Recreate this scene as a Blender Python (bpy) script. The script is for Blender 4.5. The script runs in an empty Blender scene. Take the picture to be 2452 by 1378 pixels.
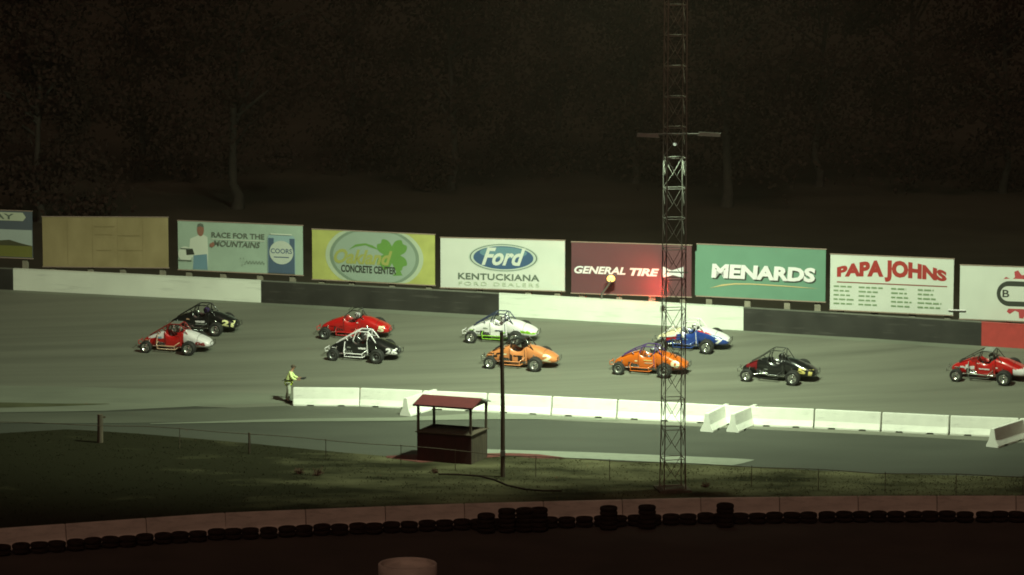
import bpy, math, random
from mathutils import Vector, Matrix
random.seed(7)
sc = bpy.context.scene
R = math.radians

# ------------------------------------------------------------------ camera
CAM_H, TH, FPX = 27.0, R(8.0), 8200.0
cam_d = bpy.data.cameras.new('camera'); cam = bpy.data.objects.new('camera', cam_d)
sc.collection.objects.link(cam); sc.camera = cam
cam.location = (0, 0, CAM_H); cam.rotation_euler = (R(90) - TH, 0, 0)
cam_d.sensor_width = 36; cam_d.lens = 36 * FPX / 2452.0
cam_d.clip_start = 1; cam_d.clip_end = 4000

# ------------------------------------------------------------------ night sky
w = bpy.data.worlds.new('World'); sc.world = w; w.use_nodes = True
nt = w.node_tree; bg = nt.nodes['Background']
bg.inputs[0].default_value = (0.0070, 0.0040, 0.0032, 1); bg.inputs[1].default_value = 1.0
# dim warm spill of the grandstand lighting, high behind the viewer
sd = bpy.data.lights.new('spill', 'SUN'); sd.energy = 0.36; sd.angle = R(25); sd.color = (1.0, 0.66, 0.47)
so = bpy.data.objects.new('grandstand_spill', sd); sc.collection.objects.link(so)
so.rotation_euler = (R(46), 0, R(-4))

# ------------------------------------------------------------------ track floodlights (on the lattice tower)
TX, TY = 6.4, 134.0
FLOOD = (0.80, 1.0, 0.67)
def spot(name, loc, aim, power, size, blend=1.0, rad=0.4, col=FLOOD):
    d = bpy.data.lights.new(name, 'SPOT'); d.energy = power; d.spot_size = R(size); d.spot_blend = blend
    d.shadow_soft_size = rad; d.color = col
    o = bpy.data.objects.new(name, d); sc.collection.objects.link(o); o.location = loc
    o.rotation_euler = (Vector(aim) - Vector(loc)).to_track_quat('-Z', 'Y').to_euler()
    return o
spot('flood_lamp', (TX - 1.3, TY + .9, 27.2), (-11, 158, 0), 76000, 100)
spot('flood_lamp', (TX + 1.3, TY + .9, 27.2), (14, 156, 0), 66000, 97)

# ------------------------------------------------------------------ render look
sc.view_settings.view_transform = 'Standard'; sc.view_settings.look = 'None'
sc.view_settings.exposure = 0; sc.view_settings.gamma = 1
sc.cycles.use_denoising = True
sc.cycles.pixel_filter_type = 'BLACKMAN_HARRIS'; sc.cycles.filter_width = 1.8
sc.cycles.max_bounces = 5; sc.cycles.diffuse_bounces = 2; sc.cycles.glossy_bounces = 3

HAZE = 0.00017
# ------------------------------------------------------------------ helpers
def tag(o, label=None, cat=None, group=None, kind=None):
    if label: o['label'] = label
    if cat: o['category'] = cat
    if group: o['group'] = group
    if kind: o['kind'] = kind
    return o
def empty(name, loc=(0, 0, 0), label=None, cat=None, group=None):
    o = bpy.data.objects.new(name, None); sc.collection.objects.link(o); o.location = loc
    o.empty_display_size = .2
    return tag(o, label, cat, group)
def copy_tree(o, parent=None):
    c = o.copy(); sc.collection.objects.link(c); c.parent = parent
    for ch in list(o.children): copy_tree(ch, c)
    return c

def ray(px, py):
    dx, dy = (px - 1226) / FPX, (689 - py) / FPX
    return Vector((dx, math.cos(TH) + dy * math.sin(TH), -math.sin(TH) + dy * math.cos(TH)))
def on_z(px, py, z=0.0):
    r = ray(px, py); t = (z - CAM_H) / r.z
    return Vector((r.x * t, r.y * t, z))
def quad3(pts):   # least quadratic through three (x,y)
    (x0, y0), (x1, y1), (x2, y2) = pts
    def f(x):
        return (y0 * (x - x1) * (x - x2) / ((x0 - x1) * (x0 - x2)) + y1 * (x - x0) * (x - x2) / ((x1 - x0) * (x1 - x2))
                + y2 * (x - x0) * (x - x1) / ((x2 - x0) * (x2 - x1)))
    return f
ZW = 2.05
Yo = quad3([tuple(on_z(px, py, ZW)[:2]) for px, py in ((35, 695.5), (1190, 757), (2350, 829))])     # foot of the outer wall
Yi = quad3([tuple(on_z(px, py, 0)[:2]) for px, py in ((700, 973), (1480, 1004), (2350, 1046))])      # foot of the inner barriers
def Zt(x, y):
    yi = Yi(x) + .5; t = (y - yi) / (Yo(x) - yi)
    if t <= 0: return 0.0
    t = min(t, 1.0)
    return ZW * (t * t * (3.2 - 1.2 * t) * .35 + t * .65 * 1.0) / (2.0 * .35 + .65)
def on_track(px, py, lift=0.0):
    z = 0.
    for _ in range(30):
        p = on_z(px, py, z); z = .5 * z + .5 * (Zt(p.x, p.y) + lift)
    p = on_z(px, py, z)
    return Vector((p.x, p.y, Zt(p.x, p.y) + lift))
def on_line(px, py, off):    # ray against the vertical sheet y = Yo(x)+off
    r = ray(px, py); t = 170.0
    for _ in range(40):
        t = (Yo(r.x * t) + off) / r.y
    return Vector((r.x * t, r.y * t, CAM_H + r.z * t))

def mat(name, col, rough=.6, metal=0., var=.12, scale=2.5, coat=0., emit=None, estr=1.0, xr=None, scuff=None, stretch=None, spec=.5, col2=None, bump=0., thr=None):
    m = bpy.data.materials.new(name); m.use_nodes = True; n = m.node_tree.nodes; l = m.node_tree.links
    b = n['Principled BSDF']; b.inputs['Roughness'].default_value = rough; b.inputs['Metallic'].default_value = metal
    b.inputs['Coat Weight'].default_value = coat; b.inputs['Coat Roughness'].default_value = .12
    b.inputs['Specular IOR Level'].default_value = spec
    tc = n.new('ShaderNodeTexCoord'); mp = n.new('ShaderNodeMapping'); nz = n.new('ShaderNodeTexNoise')
    nz.inputs['Scale'].default_value = scale; nz.inputs['Detail'].default_value = 5
    if stretch: mp.inputs['Scale'].default_value = stretch[:3]; mp.inputs['Rotation'].default_value = (0, 0, stretch[3])
    l.new(tc.outputs['Object'], mp.inputs[0]); l.new(mp.outputs[0], nz.inputs[0])
    cr = n.new('ShaderNodeValToRGB'); lo, hi = thr or (.32, .68)
    cr.color_ramp.elements[0].position = lo; cr.color_ramp.elements[1].position = hi
    c1 = [max(0, c * (1 - var)) for c in col]; c2 = list(col2) if col2 else [min(1, c * (1 + var)) for c in col]
    cr.color_ramp.elements[0].color = (*c1, 1); cr.color_ramp.elements[1].color = (*c2, 1)
    src = nz.outputs[0]
    if xr:    # shifts the mix from the dark grass tone to the straw tone along X
        sx = n.new('ShaderNodeSeparateXYZ'); l.new(tc.outputs['Object'], sx.inputs[0])
        mr = n.new('ShaderNodeMapRange'); mr.inputs['From Min'].default_value = xr[0]; mr.inputs['From Max'].default_value = xr[1]; mr.inputs['To Min'].default_value = -xr[2]; mr.inputs['To Max'].default_value = 0
        l.new(sx.outputs[0], mr.inputs['Value']); ad = n.new('ShaderNodeMath'); l.new(nz.outputs[0], ad.inputs[0]); l.new(mr.outputs[0], ad.inputs[1]); src = ad.outputs[0]
    l.new(src, cr.inputs[0]); out = cr.outputs[0]
    if scuff:    # streaky worn marks: (sx, sy, sz, rot, threshold, width, tint)
        m2 = n.new('ShaderNodeMapping'); m2.inputs['Scale'].default_value = scuff[:3]; m2.inputs['Rotation'].default_value = (0, 0, scuff[3])
        n2 = n.new('ShaderNodeTexNoise'); n2.inputs['Scale'].default_value = 1; n2.inputs['Detail'].default_value = 6; n2.inputs['Roughness'].default_value = .6
        l.new(tc.outputs['Object'], m2.inputs[0]); l.new(m2.outputs[0], n2.inputs[0])
        r2 = n.new('ShaderNodeMapRange'); r2.inputs['From Min'].default_value = scuff[4]; r2.inputs['From Max'].default_value = scuff[4] + scuff[5]
        l.new(n2.outputs[0], r2.inputs['Value']); mx = n.new('ShaderNodeMix'); mx.data_type = 'RGBA'; mx.blend_type = 'MULTIPLY'
        l.new(r2.outputs[0], mx.inputs[0]); l.new(out, mx.inputs[6]); mx.inputs[7].default_value = (*[scuff[6]] * 3, 1); out = mx.outputs[2]
    l.new(out, b.inputs['Base Color'])
    if bump:
        bp = n.new('ShaderNodeBump'); bp.inputs['Strength'].default_value = bump; bp.inputs['Distance'].default_value = .02
        l.new(nz.outputs[0], bp.inputs['Height']); l.new(bp.outputs[0], b.inputs['Normal'])
    if emit:
        b.inputs['Emission Color'].default_value = (*emit, 1); b.inputs['Emission Strength'].default_value = estr
    return m

class MB:
    def __init__(s): s.v = []; s.f = []; s.m = []; s.sm = []
    def add(s, vs, fs, mi=0, smooth=False):
        k = len(s.v); s.v += [tuple(v) for v in vs]
        for i, f in enumerate(fs):
            s.f.append(tuple(k + j for j in f)); s.m.append(mi if isinstance(mi, int) else mi[i]); s.sm.append(smooth)
        return s
    def hexa(s, p, mi=0):   # p: 8 points, bottom ccw then top ccw
        return s.add(p, [(3, 2, 1, 0), (4, 5, 6, 7), (0, 1, 5, 4), (1, 2, 6, 5), (2, 3, 7, 6), (3, 0, 4, 7)], mi)
    def box(s, c, d, rz=0., mi=0, ry=0.):
        M = Matrix.Translation(c) @ Matrix.Rotation(rz, 4, 'Z') @ Matrix.Rotation(ry, 4, 'Y')
        x, y, z = d[0] / 2, d[1] / 2, d[2] / 2
        return s.hexa([M @ Vector(q) for q in ((-x, -y, -z), (x, -y, -z), (x, y, -z), (-x, y, -z), (-x, -y, z), (x, -y, z), (x, y, z), (-x, y, z))], mi)
    def tube(s, pts, r, n=7, mi=0, caps=True):
        pts = [Vector(p) for p in pts]; rs = r if isinstance(r, (list, tuple)) else [r] * len(pts)
        ring = []; up = Vector((0, 0, 1)); prev = None
        for i, p in enumerate(pts):
            d = (pts[min(i + 1, len(pts) - 1)] - pts[max(i - 1, 0)]).normalized()
            if prev is None:
                a = d.cross(up if abs(d.z) < .9 else Vector((1, 0, 0))).normalized()
            else:
                a = (prev - d * prev.dot(d)); a = a.normalized() if a.length > 1e-6 else d.orthogonal().normalized()
            b = d.cross(a); prev = a
            ring.append([p + (a * math.cos(t * 2 * math.pi / n) + b * math.sin(t * 2 * math.pi / n)) * rs[i] for t in range(n)])
        vs = [v for g in ring for v in g]; fs = []
        for i in range(len(pts) - 1):
            for j in range(n):
                fs.append((i * n + j, i * n + (j + 1) % n, (i + 1) * n + (j + 1) % n, (i + 1) * n + j))
        s.add(vs, fs, mi, True)
        if caps: s.add(ring[0], [tuple(range(n))][::-1], mi); s.add(ring[-1], [tuple(range(n))], mi)
        return s
    def loft(s, rings, mf=0, caps=True, smooth=True, closed=True):
        n = len(rings[0]); vs = [Vector(v) for g in rings for v in g]; fs = []; ms = []
        for i in range(len(rings) - 1):
            for j in range(n if closed else n - 1):
                f = (i * n + j, i * n + (j + 1) % n, (i + 1) * n + (j + 1) % n, (i + 1) * n + j); fs.append(f)
                if callable(mf):
                    c = (vs[f[0]] + vs[f[1]] + vs[f[2]] + vs[f[3]]) / 4; ms.append(mf(c.x, c.y, c.z))
                else: ms.append(mf)
        s.add(vs, fs, ms, smooth)
        if caps:
            cm = (lambda g: mf(*(sum((Vector(v) for v in g), Vector()) / len(g)))) if callable(mf) else (lambda g: mf)
            s.add(rings[0], [tuple(range(n))[::-1]], cm(rings[0])); s.add(rings[-1], [tuple(range(n))], cm(rings[-1]))
        return s
    def lathe(s, prof, c=(0, 0, 0), axis='z', n=24, mi=0, smooth=True, caps=False):
        rings = []
        for (r, h) in prof:
            g = []
            for k in range(n):
                a = 2 * math.pi * k / n; x, y = r * math.cos(a), r * math.sin(a)
                q = (x, y, h) if axis == 'z' else ((x, h, y) if axis == 'y' else (h, x, y))
                g.append(Vector(q) + Vector(c))
            rings.append(g)
        return s.loft(rings, mi, caps, smooth)
    def ell(s, c, r, nu=14, nv=9, mi=0):
        rings = []
        for i in range(nv + 1):
            a = -math.pi / 2 + math.pi * i / nv; q = max(math.cos(a), .02)
            rings.append([(c[0] + r[0] * q * math.cos(2 * math.pi * k / nu), c[1] + r[1] * q * math.sin(2 * math.pi * k / nu), c[2] + r[2] * math.sin(a)) for k in range(nu)])
        return s.loft(rings, mi)
    def prism(s, poly, f, mi=0):   # poly 2D list, f(u,v,side)->3D ; side 0/1
        n = len(poly); a = [f(u, v, 0) for u, v in poly]; b = [f(u, v, 1) for u, v in poly]
        return s.add(a + b, [tuple(range(n))[::-1], tuple(range(n, 2 * n))] + [(i, (i + 1) % n, n + (i + 1) % n, n + i) for i in range(n)], mi)
    def build(s, name, mats, parent=None, origin=None):
        me = bpy.data.meshes.new(name)
        vs = s.v if origin is None else [tuple(Vector(v) - Vector(origin)) for v in s.v]
        me.from_pydata(vs, [], s.f); me.validate()
        for m in (mats if isinstance(mats, (list, tuple)) else [mats]): me.materials.append(m)
        if len(me.polygons) == len(s.f):
            me.polygons.foreach_set('material_index', s.m); me.polygons.foreach_set('use_smooth', s.sm)
        me.update()
        o = bpy.data.objects.new(name, me); sc.collection.objects.link(o)
        if parent: o.parent = parent
        if origin is not None: o.location = origin
        return o

# ------------------------------------------------------------------ materials
M = {}
ROT = R(-17)
M['track'] = mat('worn_asphalt', (.156, .156, .124), .82, var=.14, scale=1.0, stretch=(.05, .9, 1, R(17)), bump=.1, scuff=(.035, 1.9, 1, R(16), .50, .14, .88))
M['road2'] = mat('mid_asphalt', (.085, .088, .068), .85, var=.14, scale=.6, stretch=(.25, .8, 1, R(12)), bump=.1)
M['road'] = mat('dark_asphalt', (.050, .052, .041), .85, var=.14, scale=.6, stretch=(.25, .8, 1, R(12)), bump=.1)
M['pale_road'] = mat('pale_concrete_paving', (.17, .18, .14), .85, var=.12, scale=.8, stretch=(.3, .9, 1, R(12)))
M['pad'] = mat('concrete_pad', (.20, .21, .17), .85, var=.08)
M['front_road'] = mat('front_asphalt', (.052, .036, .029), .9, var=.2, scale=.4)
M['grass'] = mat('rough_grass', (.027, .026, .013), .95, var=.3, scale=.55, stretch=(.5, 1, 1, R(8)), col2=(.135, .125, .07), bump=.1, spec=.1, thr=(.34, .74), xr=(-15, -3, .30))
M['blade'] = mat('grass_blade', (.032, .030, .014), .9, var=.3, scale=.6, col2=(.15, .14, .075), spec=.1, thr=(.34, .74), xr=(-15, -3, .30))
M['field'] = mat('far_field_grass', (.065, .058, .042), .95, var=.2, scale=.15, spec=.1)
M['red_kerb'] = mat('red_kerb_paint', (.10, .024, .020), .8, var=.2, scale=2)
M['white_wall'] = mat('white_wall_paint', (.72, .74, .66), .7, var=.07, scale=.5, scuff=(.5, .5, 5, 0, .56, .10, .86))
M['black_wall'] = mat('black_wall_paint', (.026, .024, .021), .6, var=.3, scale=.8, scuff=(.6, .6, 7, 0, .58, .08, 1.9))
M['red_wall'] = mat('red_wall_paint', (.42, .045, .040), .6, var=.1)
M['cap'] = mat('wall_cap', (.13, .13, .11), .7)
M['white_bar'] = mat('white_barrier_paint', (.77, .77, .71), .65, var=.08, scale=1.1, scuff=(1.2, 1.2, 9, 0, .57, .10, .80))
M['front_wall'] = mat('bare_pinkish_concrete', (.54, .44, .38), .8, var=.14, scale=.9, scuff=(1.2, 1.2, 5, 0, .52, .12, .80))
M['dark_wood'] = mat('weathered_wood', (.085, .065, .045), .85, var=.3, scale=4, stretch=(3, 3, .4, 0))
M['post_wood'] = mat('treated_post', (.26, .23, .18), .8, var=.2, scale=3)
M['steel'] = mat('dull_steel', (.22, .22, .20), .5, .6)
M['rubber'] = mat('tyre_rubber', (.022, .021, .020), .75, var=.2, scale=6)
M['old_rubber'] = mat('old_rubber', (.020, .012, .010), .95, var=.2, spec=.1, scale=4)
M['alu'] = mat('polished_aluminium', (.80, .80, .78), .22, .95, var=.06)
M['rim_dark'] = mat('dull_grey_rim', (.16, .16, .16), .4, .7)
M['hub'] = mat('dark_hub', (.05, .05, .05), .45, .5)
M['eng'] = mat('engine_metal', (.09, .09, .095), .4, .7, var=.4, scale=12)
M['seat'] = mat('black_vinyl', (.018, .018, .018), .6)
M['chrome'] = mat('chrome', (.65, .65, .62), .2, 1.0)
def paint(name, c, var=.05): 
    M[name] = mat(name, c, .32, var=var, scale=2, coat=.7); return M[name]
paint('red_paint', (.50, .012, .012)); paint('dark_red_paint', (.25, .010, .010)); paint('white_paint', (.80, .75, .78))
paint('black_paint', (.012, .012, .012)); paint('orange_paint', (.60, .125, .012)); paint('peach_paint', (.66, .235, .085))
paint('blue_paint', (.020, .055, .27)); paint('navy_paint', (.015, .025, .075)); paint('green_paint', (.23, .52, .02))
paint('gold_paint', (.72, .60, .20)); paint('yellow_white', (.85, .82, .42)); paint('maroon_paint', (.17, .010, .014))
paint('sky_blue', (.22, .36, .52)); paint('purple_paint', (.07, .03, .16)); paint('tan_paint', (.55, .33, .22)); paint('warm_white', (.80, .72, .48))
paint('grey_paint', (.25, .26, .24)); paint('dark_grey', (.05, .05, .045))

# ------------------------------------------------------------------ text
def text_poly(s, italic=0.0, bold=0.0, spacing=1.0):
    cu = bpy.data.curves.new('t', 'FONT'); cu.body = s; cu.offset = bold; cu.shear = italic; cu.space_character = spacing
    cu.resolution_u = 3; cu.fill_mode = 'FRONT'
    o = bpy.data.objects.new('t', cu); sc.collection.objects.link(o)
    bpy.context.view_layer.update()
    me = bpy.data.meshes.new_from_object(o.evaluated_get(bpy.context.evaluated_depsgraph_get()))
    vs = [tuple(v.co[:2]) for v in me.vertices]; fs = [tuple(p.vertices) for p in me.polygons]
    bpy.data.objects.remove(o); bpy.data.curves.remove(cu); bpy.data.meshes.remove(me)
    x0 = min(v[0] for v in vs); x1 = max(v[0] for v in vs); y0 = min(v[1] for v in vs); y1 = max(v[1] for v in vs)
    return [((x - x0) / (x1 - x0), (y - y0) / (y1 - y0)) for x, y in vs], fs

# ================================================================== GROUND
def sheet(name, x0, x1, y0, y1, z, m):
    b = MB().add([(x0, y0, z), (x1, y0, z), (x1, y1, z), (x0, y1, z)], [(0, 1, 2, 3)])
    return tag(b.build(name, m), kind='structure')
sheet('ground', -1500, 1500, -400, 2500, -.03, M['front_road'])
xs = [-90 + 4 * i for i in range(46)]
def strip_xy(name, m, f0, f1, zf, nv=1, lift=0.0, xr=xs, kind='structure'):
    rings = [[(x, f0(x) + (f1(x) - f0(x)) * j / nv, zf(x, f0(x) + (f1(x) - f0(x)) * j / nv) + lift) for j in range(nv + 1)] for x in xr]
    b = MB().loft([r[::-1] for r in rings], 0, caps=False, closed=False)
    return tag(b.build(name, m), kind=kind)
strip_xy('race_track', M['track'], lambda x: Yi(x) - 1.0, Yo, Zt, 24, .008)
strip_xy('pit_road', M['road'], lambda x: Yi(x) - 15, lambda x: Yi(x) - 1.0, lambda x, y: 0, 2, .0)
# the field beyond the wall, level with its foot
FL = 0.9
strip_xy('field', M['field'], lambda x: Yo(x) + .3, lambda x: 320, lambda x, y: ZW - .25, 6, 0)
sheet('far_field', -1500, 1500, 319, 2500, ZW - .27, M['field'])

def px_strip(name, m, upper, lower, lift, n=30, nv=2, kind='structure'):
    def interp(pl, x):
        for (a, b), (c, d) in zip(pl, pl[1:]):
            if x <= c: return b + (d - b) * (x - a) / (c - a)
        return pl[-1][1]
    x0, x1 = upper[0][0], upper[-1][0]; rings = []
    for i in range(n + 1):
        x = x0 + (x1 - x0) * i / n; a, b = interp(upper, x), interp(lower, x)
        rings.append([on_track(x, b + (a - b) * j / nv, lift) for j in range(nv + 1)][::-1])
    bb = MB().loft(rings, 0, caps=False, closed=False)
    return tag(bb.build(name, m), kind=kind)
px_strip('apron', M['pale_road'], [(-300, 915), (0, 924), (200, 927), (420, 934), (690, 945), (930, 970)], [(-300, 1000), (0, 988), (250, 984), (500, 972), (690, 965), (930, 971)], .014, n=40)
M['verge'] = mat('verge_grass', (.085, .088, .050), .95, var=.2, scale=.8, spec=.1)
px_strip('verge', M['verge'], [(-300, 962), (0, 964), (150, 967), (262, 967)], [(-300, 978), (0, 977), (150, 973), (262, 968)], .020, n=12)
px_strip('pit_entry', M['road2'], [(-300, 990), (0, 990), (300, 986), (690, 972), (860, 973), (1000, 979), (1170, 988)], [(-300, 1014), (0, 1014), (300, 1014), (690, 1004), (960, 1001), (1170, 992)], .018)
px_strip('pit_lane_edge', M['pale_road'], [(360, 1014), (690, 1003), (960, 1000), (1180, 988), (1320, 996), (1480, 1004)], [(360, 1016), (690, 1010), (960, 1008), (1180, 1004), (1320, 1004), (1480, 1008)], .022)
px_strip('wall_foot', M['pale_road'], [(-200, 688), (35, 696), (625, 724), (1080, 751), (1190, 757.5), (1780, 790), (2350, 829), (2600, 846)],
         [(-200, 692), (35, 701), (625, 731), (1080, 760), (1190, 764), (1780, 797), (2350, 838), (2600, 855)], .016, n=60)
px_strip('concrete_pad', M['pad'], [(1165, 1076), (1400, 1083), (1600, 1091), (1760, 1098), (1806, 1101)], [(1165, 1094), (1400, 1098), (1600, 1108), (1760, 1115), (1806, 1102)], .012, n=24)
# grass foreground, from the pavement edge towards the low front wall
GE = [(-500, 1060), (0, 1038), (165, 1028), (350, 1040), (600, 1062), (800, 1082), (990, 1098), (1200, 1092), (1350, 1098), (1600, 1110), (1770, 1117), (2100, 1134), (2452, 1143), (2800, 1150)]
FW = [(-500, 1322), (0, 1290), (530, 1254), (1060, 1233), (1651, 1219), (2100, 1214), (2452, 1213), (2800, 1213)]
px_strip('grass_bank', M['grass'], GE, FW, .016, n=60, nv=10)
px_strip('red_kerb', M['red_kerb'], [(925, 1092), (1010, 1088), (1220, 1085), (1290, 1088), (1352, 1096)], [(925, 1096), (1010, 1108), (1220, 1092), (1290, 1098), (1352, 1098)], .03, n=20)
def pl(pts, x):
    for (a, b), (c, d) in zip(pts, pts[1:]):
        if x <= c: return b + (d - b) * (x - a) / (c - a)
    return pts[-1][1]
# grass tufts
b = MB()
for i in range(4500):
    px = random.uniform(-60, 2510); a, c = pl(GE, px), pl(FW, px)
    py = a + (c - a) * random.random() ** 1.2
    p = on_z(px, py + 2, .016)
    if on_z(930, 1100).x < p.x < on_z(1190, 1100).x and 138.3 < p.y < 143: continue
    for k in range(3):
        q = p + Vector((random.gauss(0, .12), random.gauss(0, .12), 0)); h = random.uniform(.02, .07); t = random.uniform(0, 3.14)
        dx, dy = math.cos(t) * .022, math.sin(t) * .022; lx, ly = random.gauss(0, .05), random.gauss(0, .05)
        b.add([(q.x - dx, q.y - dy, q.z), (q.x + dx, q.y + dy, q.z), (q.x + lx, q.y + ly, q.z + h)], [(0, 1, 2)])
tag(b.build('grass', M['blade']), 'rough tufted grass on the infield bank before the low wall', 'grass', kind='stuff')

# ================================================================== OUTER WALL
wt = empty('trackside_wall', (0, Yo(0), ZW), 'long concrete wall at the outside of the track painted in white, black and red lengths', 'wall')
secs = [(-420, 32, 'black_wall'), (32, 625, 'white_wall'), (625, 1195, 'black_wall'), (1195, 1780, 'white_wall'), (1780, 2350, 'black_wall'), (2350, 2900, 'red_wall')]
def wallx(px):
    y = pl([(-500, 670), (35, 695.5), (625, 721), (1190, 757), (1780, 790), (2350, 829), (2900, 868)], px)
    return on_line(px, y, 0).x
for a, c, mn in secs:
    xa, xc = wallx(a), wallx(c); b = MB(); cp = MB(); n = 12; rr = []; rc = []
    for i in range(n + 1):
        x = xa + (xc - xa) * i / n; y = Yo(x)
        rr.append([(x, y, ZW - .12), (x, y + .06, ZW + 1.08), (x, y + .36, ZW + 1.08), (x, y + .40, ZW - .30)])
        rc.append([(x, y + .05, ZW + 1.083), (x, y + .05, ZW + 1.115), (x, y + .38, ZW + 1.115), (x, y + .38, ZW + 1.083)])
    b.loft(rr, 0, smooth=False); so_ = b.build('wall_section', M[mn], wt, None); so_.location = -wt.location
    cp.loft(rc, 0, smooth=False); c_ = cp.build('coping', M['cap'] if mn == 'black_wall' else M[mn], so_)

# ================================================================== BILLBOARDS
C_ = {}
def flat(name, c, var=.03, rough=.6, **k):
    C_[name] = mat(name, c, rough, var=var, scale=1.2, **k); return C_[name]
flat('board_white', (.62, .63, .58)); flat('plywood', (.30, .235, .115), .08, col2=(.36, .285, .15), stretch=(.8, 1, .5, 0), rough=.8); flat('ply_seam', (.25, .195, .095), .1)
flat('board_blue', (.36, .46, .38), .05); flat('print_dark', (.13, .15, .12)); flat('print_grey', (.12, .15, .12)); flat('can_blue', (.08, .12, .19)); flat('can_light', (.30, .43, .46)); flat('can_pale', (.52, .56, .50))
flat('skin_print', (.30, .14, .10)); flat('print_pale', (.62, .66, .57)); flat('print_blue', (.16, .28, .36)); flat('board_yellow', (.42, .43, .13), .12); flat('halo', (.42, .48, .36)); flat('oval_grey', (.29, .36, .30)); flat('oval_ring', (.19, .25, .19))
flat('clover', (.13, .27, .06)); flat('olive_script', (.33, .34, .10)); flat('print_black', (.035, .04, .03)); flat('oval_blue', (.05, .10, .20)); flat('oval_mid', (.13, .24, .30))
flat('silver', (.50, .55, .50)); flat('maroon', (.125, .046, .056), .04); flat('lt_green', (.132, .255, .185), .04); flat('red_print', (.36, .03, .025)); flat('gold_line', (.58, .43, .22)); flat('thin_line', (.25, .07, .05))
flat('gear_red', (.44, .055, .065)); flat('photo_sky', (.10, .12, .15)); flat('photo_cloud', (.40, .46, .44)); flat('photo_hill', (.07, .07, .035)); flat('photo_field', (.17, .17, .04)); flat('banner', (.50, .54, .42)); flat('frame_trim', (.30, .22, .18)); flat('backing', (.06, .055, .04)); flat('line_text', (.20, .28, .16)); flat('faint', (.44, .50, .38))
class Board:
    def __init__(s, label, tl, tr, bl, br, panel, off=.75, nposts=4, pxs=None, top_step=None):
        s.P = on_line(*bl, off); s.Q = on_line(*br, off); T = on_line(*tl, off); s.T2 = on_line(*tr, off)
        s.U = s.Q - s.P; s.W = s.U.length; s.U.normalize(); s.H = ((T.z - s.P.z) + (s.T2.z - s.Q.z)) / 2
        s.N = Vector((s.U.y, -s.U.x, 0)).normalized()    # towards the viewer's side
        s.o = empty('billboard', s.P, label, 'billboard', 'advertising boards standing in a row behind the track wall')
        b = MB().prism([(0, 0), (s.W, 0), (s.W, s.H), (0, s.H)], lambda u, v, d: s.at(u, v, -.06 if d else 0))
        s.panel = b.build('panel', panel, s.o)
        t = MB()
        for (u0, v0, u1, v1) in ((-.03, -.05, s.W + .03, 0), (-.03, s.H, s.W + .03, s.H + .04)):
            t.prism([(u0, v0), (u1, v0), (u1, v1), (u0, v1)], lambda u, v, d: s.at(u, v, -.08 if d else .02))
        t.build('trim', C_['frame_trim'], s.o)
        for k in range(nposts):
            u = s.W * (k + .5) / nposts if pxs is None else (on_line(pxs[k], bl[1], off + .2).x - s.P.x) / s.U.x
            z0 = ZW - .3 - s.P.z - s.U.z * u
            q = s.U * u - s.N * .19
            MB().box((q.x, q.y, (z0 + s.H * .9 + s.U.z * u) / 2), (.30, .14, s.H * .9 + s.U.z * u - z0), math.atan2(s.U.y, s.U.x)).build('post', M['post_wood'], s.o)
        s.k = 0
    def at(s, u, v, d=0.): return s.U * u + Vector((0, 0, v)) + s.N * d
    def poly(s, name, pts, m, th=None, parent=None):      # pts in 0..1 of the board, y down from the top
        s.k += 1; d0 = .004 + .003 * s.k
        b = MB(); pts = [(x * s.W, (1 - y) * s.H) for x, y in pts]
        b.add([s.at(u, v, d0) for u, v in pts], [tuple(range(len(pts)))])
        return b.build(name, m, s.o)
    def rect(s, name, x0, y0, x1, y1, m): return s.poly(name, [(x0, y0), (x0, y1), (x1, y1), (x1, y0)], m)
    def oval(s, name, cx, cy, rx, ry, m, n=48, clip=True):
        return s.poly(name, [(min(1, max(0, cx + rx * math.cos(2 * math.pi * k / n))), min(.995, max(.005, cy - ry * math.sin(2 * math.pi * k / n)))) for k in range(n)], m)
    def many(s, name, rects, m):
        s.k += 1; d0 = .004 + .003 * s.k; b = MB()
        for x0, y0, x1, y1 in rects:
            b.add([s.at(x * s.W, (1 - y) * s.H, d0) for x, y in ((x0, y0), (x0, y1), (x1, y1), (x1, y0))], [(0, 1, 2, 3)])
        return b.build(name, m, s.o)
    def text(s, txt, x0, y0, x1, y1, m, italic=0., bold=.02, spacing=1.0, warp=None, name='lettering'):
        s.k += 1; d0 = .004 + .003 * s.k; vs, fs = text_poly(txt, italic, bold, spacing); out = []
        for u, v in vs:
            if warp: u, v = warp(u, v)
            out.append(s.at((x0 + (x1 - x0) * u) * s.W, (1 - (y1 + (y0 - y1) * v)) * s.H, d0))
        return MB().add(out, fs).build(name, m, s.o)

B = Board('picture billboard of dark sky over a green field, cut off at the left edge', (-222, 497), (78, 507), (-222, 607), (78, 619), C_['photo_sky'], pxs=(-180, -110, -20, 58))
B.rect('cloud_print', 0, .40, 1, .80, C_['photo_cloud'])
B.poly('hill_print', [(0, .50), (.5, .55), (.74, .64), (.82, .62), (.9, .68), (1, .74), (1, .82), (0, .82)], C_['photo_hill'])
B.rect('field_print', 0, .745, 1, .985, C_['photo_field'])
B.poly('banner', [(0, .03), (0, .21), (.93, .21), (.955, .13), (.93, .03)], C_['banner'])
B.text('RELAY', .52, .06, .86, .18, C_['print_grey'])
B = Board('bare tan plywood billboard with faint patches', (105, 518), (405, 524), (103, 638), (403, 641), C_['plywood'], pxs=(125, 215, 292, 387))
B.many('seam', [(.2, .02, .203, .98), (.4, .02, .403, .98), (.6, .02, .603, .98), (.8, .02, .803, .98)], C_['ply_seam'])
B.many('stain', [(.42, .18, .58, .2), (.42, .34, .56, .36), (.60, .36, .78, .38), (.43, .66, .55, .68), (.60, .66, .80, .675)], C_['ply_seam'])
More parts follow.
